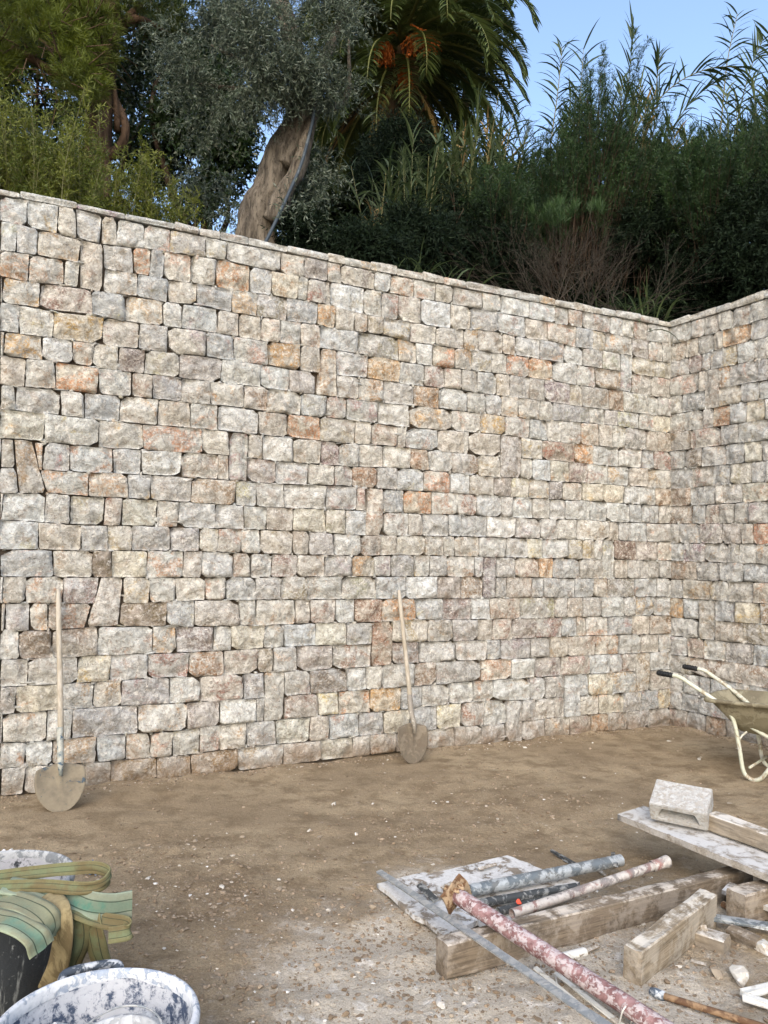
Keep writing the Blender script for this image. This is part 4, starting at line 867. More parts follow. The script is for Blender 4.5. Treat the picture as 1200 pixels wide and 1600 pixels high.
shovel((650, 1196), (624, 922), .275, .30, 'mud-caked shovel leaning on the middle of the long wall', M_BLADE2, mat_spatter('grey_socket', srgb(132, 126, 116), srgb(164, 160, 150), .4, 20, .7, .2))

# -- wheelbarrow
M_WB = mat_spatter('mud_grey_tray', srgb(124, 118, 97), srgb(142, 136, 115), .5, 8, .75, .1, second=srgb(104, 97, 80), fine=50)
M_TUBE = mat_spatter('pale_green_tube', srgb(178, 182, 164), srgb(150, 138, 116), .38, 14, .6, .1, second=srgb(190, 190, 178), fine=70)
wo_ = np.array([2.97, 6.09, 0]); wa = unit(np.array([.75, -.66, 0]))
wb = thing('wheelbarrow', 'muddy grey wheelbarrow with pale tube frame and black grips by the side wall', 'wheelbarrow', wo_, math.atan2(wa[1], wa[0]))
# local: x to the wheel, y to its left side (away from the camera), z up
rim = [(-.30, -.27, .60), (-.20, -.33, .60), (.45, -.34, .625), (.86, -.24, .66), (.90, 0, .665), (.86, .24, .66), (.45, .34, .625), (-.20, .33, .60), (-.30, .27, .60), (-.33, 0, .60)]
bot = [(-.10, -.15, .36), (-.05, -.18, .355), (.25, -.18, .335), (.45, -.13, .33), (.47, 0, .33), (.45, .13, .33), (.25, .18, .335), (-.05, .18, .355), (-.10, .15, .36), (-.12, 0, .36)]
lv = [spline(np.array(q + [q[0]]), 5)[:-1] for q in (rim, bot)]; nn = len(lv[0])
tray = []
lip = lv[0].copy(); cc = lip.mean(0); lip[:, :2] = cc[:2] + (lip[:, :2] - cc[:2]) * 1.05; lip2 = lip.copy(); lip2[:, 2] -= .03; lip[:, 2] -= .002
for q in (lip2, lip, lv[0], lv[0] * .7 + lv[1] * .3, lv[0] * .35 + lv[1] * .65 , lv[1], ): tray.append(q)
vs = np.vstack(tray + [lv[1].mean(0)[None]]); F = []
for k in range(len(tray) - 1):
    for j in range(nn): F.append((k * nn + j, k * nn + (j + 1) % nn, (k + 1) * nn + (j + 1) % nn, (k + 1) * nn + j))
b0 = (len(tray) - 1) * nn; T3 = [(b0 + j, b0 + (j + 1) % nn, len(vs) - 1) for j in range(nn)]
me = np_mesh('tray', vs, [np.array(F), np.array(T3)], M_WB, True); bm = bmesh.new(); bm.from_mesh(me); bmesh.ops.recalc_face_normals(bm, faces=bm.faces[:]); bmesh.ops.solidify(bm, geom=bm.faces[:], thickness=.004); bm.to_mesh(me); bm.free(); add('tray', me, wb)
bm = bmesh.new()
for s in (-1, 1):
    g = G(); g.tube(spline([(-.62, s * .285, .745), (-.52, s * .285, .735), (-.42, s * .28, .68), (-.30, s * .265, .61), (-.18, s * .24, .53), (.0, s * .20, .40), (.2, s * .19, .315), (.5, s * .12, .26), (.80, s * .085, .215), (.88, s * .085, .20)], 6), .0165, 12); add('handlebar', g.mesh('handlebar', M_TUBE), wb)
    g = G(); g.tube([(-.70, s * .287, .752), (-.69, s * .287, .751), (-.60, s * .285, .744), (-.57, s * .285, .741)], [.016, .021, .0205, .0195], 12)
    for q in range(5): g.tube([(-.685 + q * .022, s * .287, .7505 - q * .0015), (-.677 + q * .022, s * .287, .7498 - q * .0015)], .0228, 12)
    add('grip', g.mesh('grip', M_RUBBER), wb)
    g = G(); g.tube(spline([(-.17, s * .24, .53), (-.11, s * .245, .42), (-.07, s * .25, .22), (-.045, s * .25, .07), (.0, s * .25, .018), (.06, s * .25, .02), (.11, s * .25, .07), (.20, s * .235, .22), (.27, s * .20, .305)], 6), .0155, 12); add('leg', g.mesh('leg', M_TUBE), wb)
    g = G(); g.tube([(-.085, s * .247, .28), (-.06, s * .22, .33), (-.03, s * .17, .365)], .008, 8); add('stay', g.mesh('stay', M_TUBE), wb)
g = G(); g.tube([(.0, -.25, .1), (.0, .25, .1)], .010, 8); add('cross_bar', g.mesh('cross_bar', M_TUBE), wb)
th = np.linspace(0, 6.2832, 33)[:-1]
bm = bmesh.new(); c = bmesh.ops.create_cone(bm, segments=24, radius1=.11, radius2=.11, depth=.05, cap_ends=True); bmesh.ops.rotate(bm, cent=(0, 0, 0), matrix=Matrix.Rotation(math.pi / 2, 3, 'X'), verts=bm.verts); bmesh.ops.translate(bm, vec=(.88, 0, .195), verts=bm.verts)
whl = bm_obj('wheel', bm, M_TUBE, wb)
nn2, mm2 = 32, 12; tv = [((.88 + (.145 + .048 * math.cos(b)) * math.cos(a)), .045 * math.sin(b), .195 + (.145 + .048 * math.cos(b)) * math.sin(a)) for a in th for b in np.arange(mm2) * 6.2832 / mm2]
F = [(i * mm2 + j, ((i + 1) % nn2) * mm2 + j, ((i + 1) % nn2) * mm2 + (j + 1) % mm2, i * mm2 + (j + 1) % mm2) for i in range(nn2) for j in range(mm2)]
add('tyre', np_mesh('tyre', tv, np.array(F), M_RUBBER), whl)

# -- builders' tubs at the lower left
def lathe(prof, n=64, wob=0.0, seed=0, center=(0, 0)):
    vs, F = [], []; m = len(prof)
    for j, (r, z) in enumerate(prof):
        a = np.arange(n) * 2 * math.pi / n; rr = r * (1 + wob * vnoise(np.stack([np.cos(a) * 2 + seed, np.sin(a) * 2, np.full(n, z * 3)], 1), seed))
        vs.append(np.stack([center[0] + rr * np.cos(a), center[1] + rr * np.sin(a), np.full(n, z)], 1))
    j = np.arange(m - 1)[:, None] * n; i = np.arange(n)[None, :]; F = np.stack([j + i, j + (i + 1) % n, j + n + (i + 1) % n, j + n + i], -1).reshape(-1, 4)
    return np.vstack(vs), F
def mat_tub(name, base, streak, inner, inner_amt):
    """dark plastic outside with runs of dried mortar, thick crust inside (local z up)"""
    t = NT(name); O = t.obj(); side = t.attr('inside').outputs['Fac']
    run = t.ramp(t.noise(t.scalev(O, (9, 9, 1.1)), 2.4, 6, .7), .52, .62, 0, .8); spk = t.ramp(t.noise(O, 30, 5, .7), .6, .68, 0, .8)
    co = t.mix(t.math('MAXIMUM', run, spk), t.mix(t.noise(O, 6, 5), base, tuple(v * 2.2 for v in base[:3]) + (1,)), streak)
    n = t.math('ADD', t.math('MULTIPLY', t.noise(O, 9, 6, .7, .6), .45), t.math('MULTIPLY', t.noise(O, 34, 8, .74, .4), .55)); th = .68 - .36 * inner_amt
    ci = t.mix(t.ramp(n, th - .04, th + .05), base, t.mix(t.noise(O, 8, 4), inner, srgb(150, 152, 156)))
    c = t.mix(side, co, ci); b = t.bump(n, .6, .012); b = t.bump(t.noise(O, 70, 4), .3, .004, b)
    return t.finish(c, .7, b, spec=.3)
def tub(c, R, H, label, mat, mat_rim, mat_grip, taper=.78, ga=(0,), level=.06):
    root = thing('mortar_tub', label, 'tub', (c[0], c[1], 0))
    prof = [(.01, .004), (R * taper * .9, .004), (R * taper, .02), (R * (taper + (1 - taper) * .5), H * .5), (R * .985, H - .03), (R * .995, H - .012)]
    inn = [(R * .965, H - .012), (R * .955, H - .05), (R * (taper + (1 - taper) * .5) * .96, H * .5), (R * taper * .95, level + .02), (R * taper * .8, level), (.01, level + .01)]
    v1, f1 = lathe(prof, 72, .006, 2); v2, f2 = lathe(inn, 72, .01, 5)
    ins = np.concatenate([np.zeros(len(v1)), np.ones(len(v2))])
    add('body', np_mesh('body', np.vstack([v1, v2]), np.vstack([f1, f2 + len(v1)]), mat, True, {'inside': ins}), root)
    v, f = lathe([(R * .96, H - .03), (R * .955, H + .004), (R * .985, H + .012), (R * 1.02, H + .008), (R * 1.035, H - .004), (R * 1.03, H - .022), (R * .99, H - .026)], 72, .006, 2)
    add('rim', np_mesh('rim', v, f, mat_rim), root)
    for a in ga:
        g = G(); ca, sa = math.cos(a), math.sin(a); e = np.array([ca, sa, 0]); s = np.array([-sa, ca, 0]); up = np.array([0, 0, 1.0])
        g.tube(spline([e * R * 1.01 - s * .085 + up * (H - .02), e * (R + .042) - s * .075 + up * (H - .004), e * (R + .05) + up * (H + .0), e * (R + .042) + s * .075 + up * (H - .004), e * R * 1.01 + s * .085 + up * (H - .02)], 5), .014, 10)
        add('handle', g.mesh('handle', mat_grip), root)
    return root
M_TUB1 = mat_tub('black_tub_plastic', srgb(38, 42, 46), srgb(140, 146, 148), srgb(158, 158, 160), .72)
M_TUB2 = mat_tub('crusted_tub_plastic', srgb(58, 70, 90), srgb(160, 168, 176), srgb(188, 192, 197), .56)
M_RIM1 = mat_spatter('grey_tub_rim', srgb(112, 116, 118), srgb(160, 162, 162), .6, 24, .7)
M_RIM2 = mat_spatter('white_crusted_rim', srgb(150, 160, 172), srgb(192, 195, 198), .62, 30, .8, 0, second=srgb(132, 142, 156))
H1 = .42; c1 = W(-8, 1374, H1); R1 = .27
tub1 = tub(c1, R1, H1, 'tall black builder\'s tub at the left edge with green sling draped over it', M_TUB1, M_RIM1, M_RUBBER, .80, (2.4, -.8), .10)
M_GRIP2 = mat_spatter('spattered_grip', srgb(58, 66, 76), srgb(168, 172, 176), .5, 22, .8)
H2 = .33; c2 = W(153, 1597, H2); R2_ = 148 * (c2[1]) / 1200
tub2 = tub(c2, R2_, H2, 'wide tub crusted with white mortar in the lower left corner', M_TUB2, M_RIM2, M_GRIP2, .78, (1.99, -1.2), .08)
# dried mortar lumps inside the wide tub
M_CRUST = mat_spatter('dried_mortar', srgb(158, 160, 160), srgb(180, 182, 183), .5, 16, .95, 0, second=srgb(134, 138, 142), bumpd=.008)
for k in range(9):
    a = RS.uniform(.2, 2.9); rr = R2_ * RS.uniform(.70, .80); z = RS.uniform(.13, .25)
    o = rock('crust', (rr * math.cos(a), rr * math.sin(a), z), (RS.uniform(.06, .12), RS.uniform(.03, .05), RS.uniform(.05, .09)), 60 + k, M_CRUST, tub2, 3, a + math.pi / 2)
# pail standing in the wide tub
cp = W(185, 1622, .30); pl = thing('pail', 'small mortar-caked pail with wire handle standing inside the wide tub', 'pail', (cp[0], cp[1], .085))
v, f = lathe([(.01, .0), (.075, 0), (.082, .01), (.108, .20), (.113, .205), (.116, .21), (.113, .216), (.104, .212), (.10, .19), (.09, .15), (.01, .155)], 48, .008, 4)
add('body', np_mesh('body', v, f, M_CRUST), pl)
g = G(); g.tube(spline([(.113, .0, .20), (.10, .06, .225), (.04, .115, .232), (-.04, .12, .23), (-.10, .06, .222), (-.113, 0, .20)], 6), .003, 8); add('handle', g.mesh('handle', M_ALU), pl)
# crumpled sheets
def crumple(name, c, sx, sy, sz, seed, mat, label, cat, n=14):
    s, t = np.meshgrid(np.linspace(-.5, .5, n), np.linspace(-.5, .5, n)); s = s.ravel(); t = t.ravel(); P = np.stack([s * 4 + seed, t * 4, s * 0], 1)
    z = np.abs(fbm(P, seed, 3)) * sz; v = np.stack([s * sx * (1 + .2 * vnoise(P, seed + 5)), t * sy * (1 + .2 * vnoise(P, seed + 6)), z], 1); z0 = v[:, 2].min(); v[:, 2] -= z0
    ii = (np.arange(n - 1)[:, None] * n + np.arange(n - 1)[None, :]).ravel(); me = np_mesh(name, v, np.stack([ii, ii + 1, ii + n + 1, ii + n], 1), mat, False)
    bm = bmesh.new(); bm.from_mesh(me); bmesh.ops.solidify(bm, geom=bm.faces[:], thickness=.002); bm.to_mesh(me); bm.free()
    return tag(add(name, me, None, V(c)), label, cat)
pp = W(8, 1352, .33); pp[2] = .30
o = crumple('paper_scrap', pp, .12, .14, .07, 3, mat_spatter('white_paper', srgb(214, 214, 212), srgb(190, 186, 178), .25, 9, .8), 'torn white sack paper lying inside the tall black tub', 'paper'); o.rotation_euler = (.9, .2, .4)
pp = W(152, 1356, .02); pp[2] = gzp(pp)
crumple('blue_rag', pp, .09, .07, .05, 8, mat_spatter('blue_cloth', srgb(98, 112, 134), srgb(140, 146, 156), .4, 14, .9), 'small blue rag on the earth just behind the green sling', 'rag')

# -- lifting sling draped over the tall tub
def mat_sling(name, mid, side, dirt, da):
    t = NT(name); uv = t.n('ShaderNodeSeparateXYZ'); t.put(uv.inputs[0], t.n('ShaderNodeTexCoord').outputs['UV']); v = uv.outputs[1]; O = t.obj()
    d = t.math('ABSOLUTE', t.math('SUBTRACT', v, .5)); n = t.noise(O, 16, 6, .7)
    c = t.mix(t.ramp(t.math('ADD', d, t.math('MULTIPLY', t.math('SUBTRACT', n, .5), .3)), .10, .30), mid, side)
    c = t.mix(t.ramp(t.noise(O, 7, 6, .65), .42, .60, 0, da), c, dirt)
    for q in (.3, .7):
        l = t.ramp(t.math('ABSOLUTE', t.math('SUBTRACT', v, q)), .012, .03, .8, 0); c = t.mix(l, c, srgb(40, 52, 44))
    c = t.mix(t.ramp(d, .44, .5, 0, .5), c, tuple(min(1, v * 1.5) for v in side[:3]) + (1,))
    wv = t.n('ShaderNodeTexWave'); t.put(wv.inputs['Vector'], t.scalev(t.n('ShaderNodeTexCoord').outputs['UV'], (1, 1, 1))); wv.inputs['Scale'].default_value = 40
    c = t.mix(1.0, c, t.mix(t.noise(O, 130, 4, .7), (.78, .78, .78, 1), (1.15, 1.15, 1.15, 1)), 'MULTIPLY')
    b = t.bump(wv.outputs['Fac'], .25, .002); b = t.bump(t.noise(O, 200, 3), .3, .002, b)
    return t.finish(c, .95, b, spec=.15)
M_SLING = mat_sling('green_webbing', srgb(96, 122, 106), srgb(126, 136, 116), srgb(120, 116, 94), .75); M_SLING3 = mat_sling('olive_webbing', srgb(98, 106, 80), srgb(104, 104, 76), srgb(96, 86, 62), .9); M_SLING4 = mat_sling('teal_webbing', srgb(62, 108, 94), srgb(120, 132, 116), srgb(112, 114, 98), .65); M_SLING2 = mat_spatter('brown_webbing', srgb(106, 94, 70), srgb(128, 117, 88), .5, 12, .95, 0, (1, 1, .4), second=srgb(92, 82, 58), fine=90, bumpd=.002)
sling = thing('lifting_sling', 'faded green webbing lifting sling folded over the rim of the black tub', 'sling', (c1[0] + .15, c1[1] - .2, H1))
sl0 = np.array(sling.location)
def ribbon(name, pts, wv, width, mat, k=8, th=.004):
    P = spline(pts, k); Wv = spline(wv, k); T = np.gradient(P, axis=0); T = unit(T); Wv = unit(Wv - T * np.sum(Wv * T, 1, keepdims=True)); N = np.cross(T, Wv); m = len(P); q = 8; vs, us = [], []
    ln = np.concatenate([[0], np.cumsum(np.linalg.norm(np.diff(P, axis=0), axis=1))])
    for side in (.5, -.5):
        for j in range(q + 1):
            s = j / q - .5; wob = .007 * vnoise(np.stack([ln * 14, np.full(m, s * 3), np.full(m, hash(name) % 7 + len(pts))], 1), 3)[:, None]
            vs.append(P + Wv * width * s + N * (th * side + wob)); us.append(np.stack([ln * 6, np.full(m, j / q)], 1))
    vs = np.vstack(vs) - sl0; us = np.vstack(us); F = []; i = np.arange(m - 1)
    for j in range(q):
        F.append(np.stack([j * m + i, j * m + i + 1, (j + 1) * m + i + 1, (j + 1) * m + i], 1)); o = (q + 1) * m; F.append(np.stack([o + j * m + i + 1, o + j * m + i, o + (j + 1) * m + i, o + (j + 1) * m + i + 1], 1))
    o = (q + 1) * m; F.append(np.stack([i, o + i, o + i + 1, i + 1], 1)); F.append(np.stack([q * m + i + 1, o + q * m + i + 1, o + q * m + i, q * m + i], 1))
    return add(name, np_mesh(name, vs, np.vstack(F), mat, True, None, us), sling)
def Z(x, y, z): return W(x, y, z)
yv, xv, zv = np.array([0, 1.0, .25]), np.array([1.0, 0, 0]), np.array([0, 0, 1.0])
# broad bands crossing the tub and rolling over its front rim
ribbon('strap', [Z(-150, 1392, .43), Z(-70, 1394, .45), Z(0, 1402, .465), Z(42, 1412, .475), Z(70, 1430, .46), Z(80, 1450, .42), Z(74, 1468, .385)], [yv, yv, yv, yv + .3 * xv, yv + .6 * xv, yv + .6 * xv, yv + .5 * xv], .085, M_SLING)
ribbon('strap', [Z(-160, 1416, .43), Z(-80, 1424, .44), Z(-10, 1434, .455), Z(28, 1446, .45), Z(56, 1464, .42), Z(66, 1484, .375)], [yv, yv, yv, yv + .2 * xv, yv + .6 * xv, yv + .8 * xv], .085, M_SLING)
# upper loop that turns back on itself at the right, open towards the viewer
ribbon('strap', [Z(-120, 1384, .46), Z(-20, 1372, .49), Z(60, 1362, .52), Z(115, 1357, .535), Z(150, 1356, .54), Z(172, 1366, .53), Z(160, 1382, .515), Z(125, 1388, .505), Z(60, 1384, .50), Z(-40, 1388, .48), Z(-120, 1394, .46)], [zv + .7 * yv, zv + .7 * yv, zv + .5 * yv, zv + .3 * yv, zv + .1 * yv, zv, zv - .1 * yv, zv + .2 * yv, zv + .5 * yv, zv + .6 * yv, zv + .6 * yv], .042, M_SLING3)
# thick sewn end sticking out to the right
ribbon('strap', [Z(10, 1384, .485), Z(60, 1390, .48), Z(104, 1402, .47), Z(140, 1415, .455), Z(176, 1418, .442), Z(206, 1413, .44)], [yv, yv + .2 * zv, yv + .5 * zv, zv + .45 * yv, zv + .25 * yv, zv + .2 * yv], .088, M_SLING4, 8, .012)
ribbon('strap', [Z(70, 1402, .455), Z(115, 1424, .44), Z(160, 1438, .41), Z(196, 1444, .395), Z(200, 1456, .38), Z(170, 1462, .37)], [yv, yv + .2 * zv, zv + .5 * yv, zv + .3 * yv, zv + .3 * yv, zv + .5 * yv], .05, M_SLING3)
# hanging tails
ribbon('strap', [Z(74, 1398, .48), Z(92, 1424, .455), Z(98, 1462, .37), Z(90, 1512, .22), Z(76, 1545, .10)], [xv + .5 * yv, xv + .2 * yv, xv - .25 * yv, xv - .3 * yv, xv], .075, M_SLING2)
ribbon('strap', [Z(104, 1408, .455), Z(120, 1438, .41), Z(122, 1474, .32), Z(108, 1514, .20), Z(96, 1548, .07)], [xv, xv + .2 * yv, xv + .5 * yv, xv + .6 * yv, xv], .082, M_SLING3)
ribbon('strap', [Z(130, 1414, .445), Z(143, 1446, .39), Z(152, 1486, .28), Z(165, 1524, .15), Z(172, 1552, .04)], [xv, xv - .2 * yv, xv - .2 * yv, xv - .3 * yv, xv], .085, M_SLING3)

# -- pile of scrap on the right
# plank sheet with mortar
def slab(name, corners, th, mat, label, cat, seed=0, loc=None, n=22, wob=.0025, rag=.008):
    q = np.array([np.array(c, float) for c in corners]); o = q.mean(0); s, t = np.meshgrid(np.linspace(0, 1, n), np.linspace(0, 1, n)); s = s.ravel()[:, None]; t = t.ravel()[:, None]
    p = q[0] * (1 - s) * (1 - t) + q[1] * s * (1 - t) + q[2] * s * t + q[3] * (1 - s) * t - o
    edge = ((s < .001) | (s > .999) | (t < .001) | (t > .999)).ravel(); p[:, :2] += (fbm(p * 14 + seed, seed, 3) * rag)[:, None] * edge[:, None]
    p[:, 2] += wob * fbm(p * 9 + seed, seed + 4, 3)
    nrm = unit(np.cross(q[1] - q[0], q[3] - q[0])); nrm = nrm if nrm[2] > 0 else -nrm; b = p - nrm * th; N = n * n
    ii = (np.arange(n - 1)[:, None] * n + np.arange(n - 1)[None, :]).ravel(); F = np.stack([ii, ii + 1, ii + n + 1, ii + n], 1)
    rim = list(range(n)) + [k * n + n - 1 for k in range(1, n)] + [(n - 1) * n + k for k in range(n - 2, -1, -1)] + [k * n for k in range(n - 2, 0, -1)]; rim = np.array(rim); r2 = np.roll(rim, -1)
    v = np.vstack([p, b, p[rim], b[rim]]); k = len(rim); a = 2 * N + np.arange(k); a2 = 2 * N + (np.arange(k) + 1) % k
    F = np.vstack([F, F[:, ::-1] + N, np.stack([a, a + k, a2 + k, a2], 1)]); me = np_mesh(name, v, F, mat, True); bm = bmesh.new(); bm.from_mesh(me); bmesh.ops.recalc_face_normals(bm, faces=bm.faces[:]); bm.to_mesh(me); bm.free()
    ob = add(name, me, None, V(o)); return tag(ob, label, cat) if label else ob
slab('plywood_sheet', [W(588, 1381, .03), W(692, 1462, .03), W(760, 1432, .03), W(664, 1362, .03)], .022, M_SHEET, 'narrow mortar-smeared board at the left end of the scrap pile', 'board', 3)
slab('plywood_sheet', [W(640, 1372, .034), W(770, 1452, .034), W(905, 1378, .034), W(792, 1337, .034)], .024, M_SHEET, 'wide sheet of wood under the pipes, white with dried mortar', 'board', 7)
tag(beam('timber_beam', W(690, 1497, .065), W(1165, 1374, .065), .085, .135, M_TIMBER, 0, 3), 'longest square timber lying across the scrap pile, pale mortar on its top', 'timber')
tag(beam('timber_beam', W(988, 1512, .07), W(1106, 1418, .085), .075, .15, M_TIMBER2, .06, 9), 'short thick timber block pointing away from the viewer, splashed with cement', 'timber')
tag(beam('timber_offcut', W(1092, 1462, .03), W(1136, 1476, .03), .09, .055, M_TAN, 0, 15), 'small brown timber offcut lying behind the short thick block', 'timber')
tag(beam('timber_offcut', W(1140, 1456, .03), W(1186, 1476, .03), .05, .05, M_TIMBER, .3, 19), 'dark timber offcut near the right edge under the grey lath', 'timber')
# raised boards with the concrete block on top
b0, b1 = W(978, 1268, .235), W(1290, 1398, .205)
tag(beam('plank', W(1150, 1418, .08), W(1270, 1380, .08), .10, .14, M_TIMBER, 0, 23), 'timber propping up the pale board at the right edge', 'timber')
dirb = unit(np.array([b1[0] - b0[0], b1[1] - b0[1], 0])); perp = np.array([-dirb[1], dirb[0], 0])
slab('plank', [W(965, 1272, .235), W(1290, 1403, .20), W(1290, 1403, .20) + perp * .30, W(1006, 1259, .235)], .032, M_BOARD, 'wide pale board carrying the hollow concrete block', 'board', 11, None, 26, .001, .002)
tag(beam('timber_beam', W(1112, 1282, .275), W(1330, 1360, .255), .085, .085, M_TAN, 0, 27), 'pale sawn beam lying on the wide board behind the concrete block', 'timber')
slab('plank', [W(1128, 1390, .10), W(1290, 1452, .06), W(1290, 1432, .06), W(1140, 1378, .10)], .02, M_BOARD, 'thin grey board slanting beneath the wide pale board', 'board', 13, None, 16, .002, .003)
tag(beam('lath', W(1108, 1432, .05), W(1290, 1462, .055), .055, .014, M_PIPE, 0, 31), 'blue-grey metal lath lying flat near the right edge', 'lath')
tag(beam('stake', W(1128, 1412, .03), W(1180, 1440, .012), .02, .02, M_RUST, 0, 35), 'reddish brown stick beneath the boards at the right edge', 'stick')
# hollow block
bk = thing('concrete_block', 'hollow grey concrete block tilted on the wide pale board', 'block', W(1068, 1288, .24))
def hollow(w, d, h):
    O = [(-w / 2, -h / 2), (w / 2, -h / 2), (w / 2, h / 2), (-w / 2, h / 2)]; wl = .026
    I = [(-w / 2 + wl + .012, -h / 2 + wl), (w / 2 - wl - .012, -h / 2 + wl), (w / 2 - wl - .035, h / 2 - wl), (-w / 2 + wl + .035, h / 2 - wl)]
    bm = bmesh.new(); f = [bm.verts.new((x, -d / 2, z)) for x, z in O]; b = [bm.verts.new((x, d / 2, z)) for x, z in O]; i = [bm.verts.new((x, -d / 2, z)) for x, z in I]; j = [bm.verts.new((x * .96, d / 2 - .03, z * .96)) for x, z in I]
    for k in range(4):
        l = (k + 1) % 4; bm.faces.new((f[k], f[l], i[l], i[k])); bm.faces.new((i[k], i[l], j[l], j[k])); bm.faces.new((f[l], f[k], b[k], b[l]))
    bm.faces.new(j); bm.faces.new(b[::-1]); bmesh.ops.recalc_face_normals(bm, faces=bm.faces[:])
    bmesh.ops.bevel(bm, geom=bm.edges[:], offset=.004, segments=2, affect='EDGES'); bmesh.ops.subdivide_edges(bm, edges=bm.edges[:], cuts=2, use_grid_fill=True)
    for v in bm.verts:
        nz = vnoise(np.array([v.co]) * 30, 3)[0]; v.co += v.co.normalized() * .0022 * nz
    return bm
bo = bm_obj('body', hollow(.29, .20, .112), M_CONC, bk)
bk.rotation_euler = (math.radians(27), math.radians(2), math.radians(-31)); bk.location = bk.location + Vector((0, 0.03, .098))
# pipes
def pipe(name, p0, p1, r, mat, label, hollow_end=True, bend=0.0, n=14, flare=1.0):
    p0, p1 = np.array(p0), np.array(p1); L = np.linalg.norm(p1 - p0); t = np.linspace(0, 1, 12)[:, None]; P = p0 * (1 - t) + p1 * t + np.array([0, 0, 1]) * bend * np.sin(t * math.pi)
    rad = np.full(12, r); rad[-1] = r * flare; g = G(); o = (p0 + p1) / 2; g.tube(P - o, rad, n, False); d = unit(p1 - p0)
    for a, s, rr in ((P[0], 1, r), (P[-1], -1, r * flare)):      # wall thickness and bore
        g.tube([a - o, a - o + d * s * .0005, a - o + d * s * .12], [rr, rr * .86, rr * .84], n, False)
    ob = add(name, g.mesh(name, mat), None, V(o)); return tag(ob, label, 'pipe')
pipe('steel_pipe', W(733, 1392, .075), W(970, 1344, .085), .030, M_PIPE, 'thick grey galvanised pipe lying on the mortared sheet, upper of the pile')
pipe('steel_pipe', W(800, 1428, .085), W(1042, 1346, .115), .022, mat_spatter('pinkish_pipe', srgb(134, 128, 124), srgb(190, 184, 176), .6, 14, .6, .2, second=srgb(148, 112, 104)), 'grey and pinkish pipe with a splayed open end beside the long timber', True, 0, 14, 1.45)
pipe('steel_pipe', W(745, 1412, .065), W(900, 1386, .065), .020, M_DARKPIPE, 'dark thin pipe below the thick grey one')
pipe('steel_pipe', W(778, 1424, .06), W(880, 1400, .06), .018, M_DARKPIPE, 'dark pipe with red tape end beside the long timber')
tag(rock('red_tape', W(811, 1409, .095), (.028, .02, .024), 4, mat_spatter('red_tape', srgb(200, 74, 50), srgb(180, 90, 70), .3)), 'scrap of orange-red tape on the dark pipe', 'tape')
pipe('plastic_pipe', W(878, 1497, .022), W(913, 1488, .022), .020, M_PVC, 'short white plastic pipe end lying behind the red prop')
# red prop
e0, e1 = W(712, 1398, .205), W(1092, 1644, .05)
pr = thing('steel_prop', 'red-painted steel prop spattered with white paint, rusty square foot plate', 'prop', e0); o0 = np.array(pr.location)
g = G(); tt = np.linspace(0, 1, 24)[:, None]; g.tube(e0 * (1 - tt) + e1 * tt - o0, .034, 20); add('tube', g.mesh('tube', M_RED), pr)
ax = unit(e1 - e0); bm = bmesh.new(); bmesh.ops.create_cube(bm, size=1); bmesh.ops.scale(bm, vec=(.135, .135, .010), verts=bm.verts); bmesh.ops.subdivide_edges(bm, edges=bm.edges[:], cuts=4, use_grid_fill=True)
for v in bm.verts: v.co += Vector((0, 0, .012 * vnoise(np.array([v.co]) * 14, 2)[0])) + v.co.normalized() * .008 * vnoise(np.array([v.co]) * 30, 7)[0]
pl_ = bm_obj('foot_plate', bm, M_RUST, pr); pl_.rotation_euler = (V(ax).to_track_quat('Z', 'Y').to_matrix() @ Matrix.Rotation(.6, 3, 'Z')).to_euler()
for k in range(7):
    o = rock('mortar_lump', 0 * e0 + unit(RS.normal(size=3)) * .045, (.035, .03, .03), 90 + k, M_RUST, pr, 2)
# flat metal profile and thin trims
tag(beam('metal_profile', W(592, 1361, .065), W(960, 1612, .215), .030, .008, M_ALU, .25, 41, 0, None, .001), 'long thin pale metal strip running under the red prop to the bottom edge', 'strip')
for k, (a, b, lab) in enumerate([((868, 1520, .03), (985, 1612, .02), 'white plastic trim strip beside the lower end of the red prop'), ((836, 1512, .03), (905, 1570, .02), 'short white trim strip under the metal strip'), ((895, 1512, .05), (1020, 1606, .04), 'pale trim strip directly under the red prop')]):
    tag(beam('trim_strip', W(*a), W(*b), .018, .006, M_PVC, .2, 50 + k, 0, None, .001), lab, 'strip')
for k, (pts, lab) in enumerate([([(868, 1524, .05), (872, 1545, .07), (880, 1566, .02)], 'white looped wire end beside the metal strip'), ([(985, 1598, .03), (1000, 1585, .09), (1015, 1600, .03)], 'white wire loop sticking up at the bottom edge by the red prop'), ([(966, 1606, .02), (972, 1582, .10), (978, 1572, .12)], 'short white wire stub at the bottom edge')]):
    g = G(); P = spline([W(*q) for q in pts], 6); g.tube(P - P[0], .0028, 6); tag(add('wire', g.mesh('wire', M_PVC), None, V(P[0])), lab, 'wire')
tag(beam('stick', W(862, 1329, .012), W(912, 1359, .012), .022, .012, M_DARKPIPE, 0, 60), 'dark thin stick on the earth beyond the pipes', 'stick')
tag(beam('stick', W(655, 1382, .075), W(682, 1408, .06), .025, .008, M_DARKPIPE, .4, 61), 'dark metal scrap on the narrow mortared board', 'scrap')
tag(beam('stake', W(958, 1334, .02), W(962, 1352, .09), .022, .014, M_DARKPIPE, 0, 62), 'short dark stub standing up behind the pipes', 'scrap')
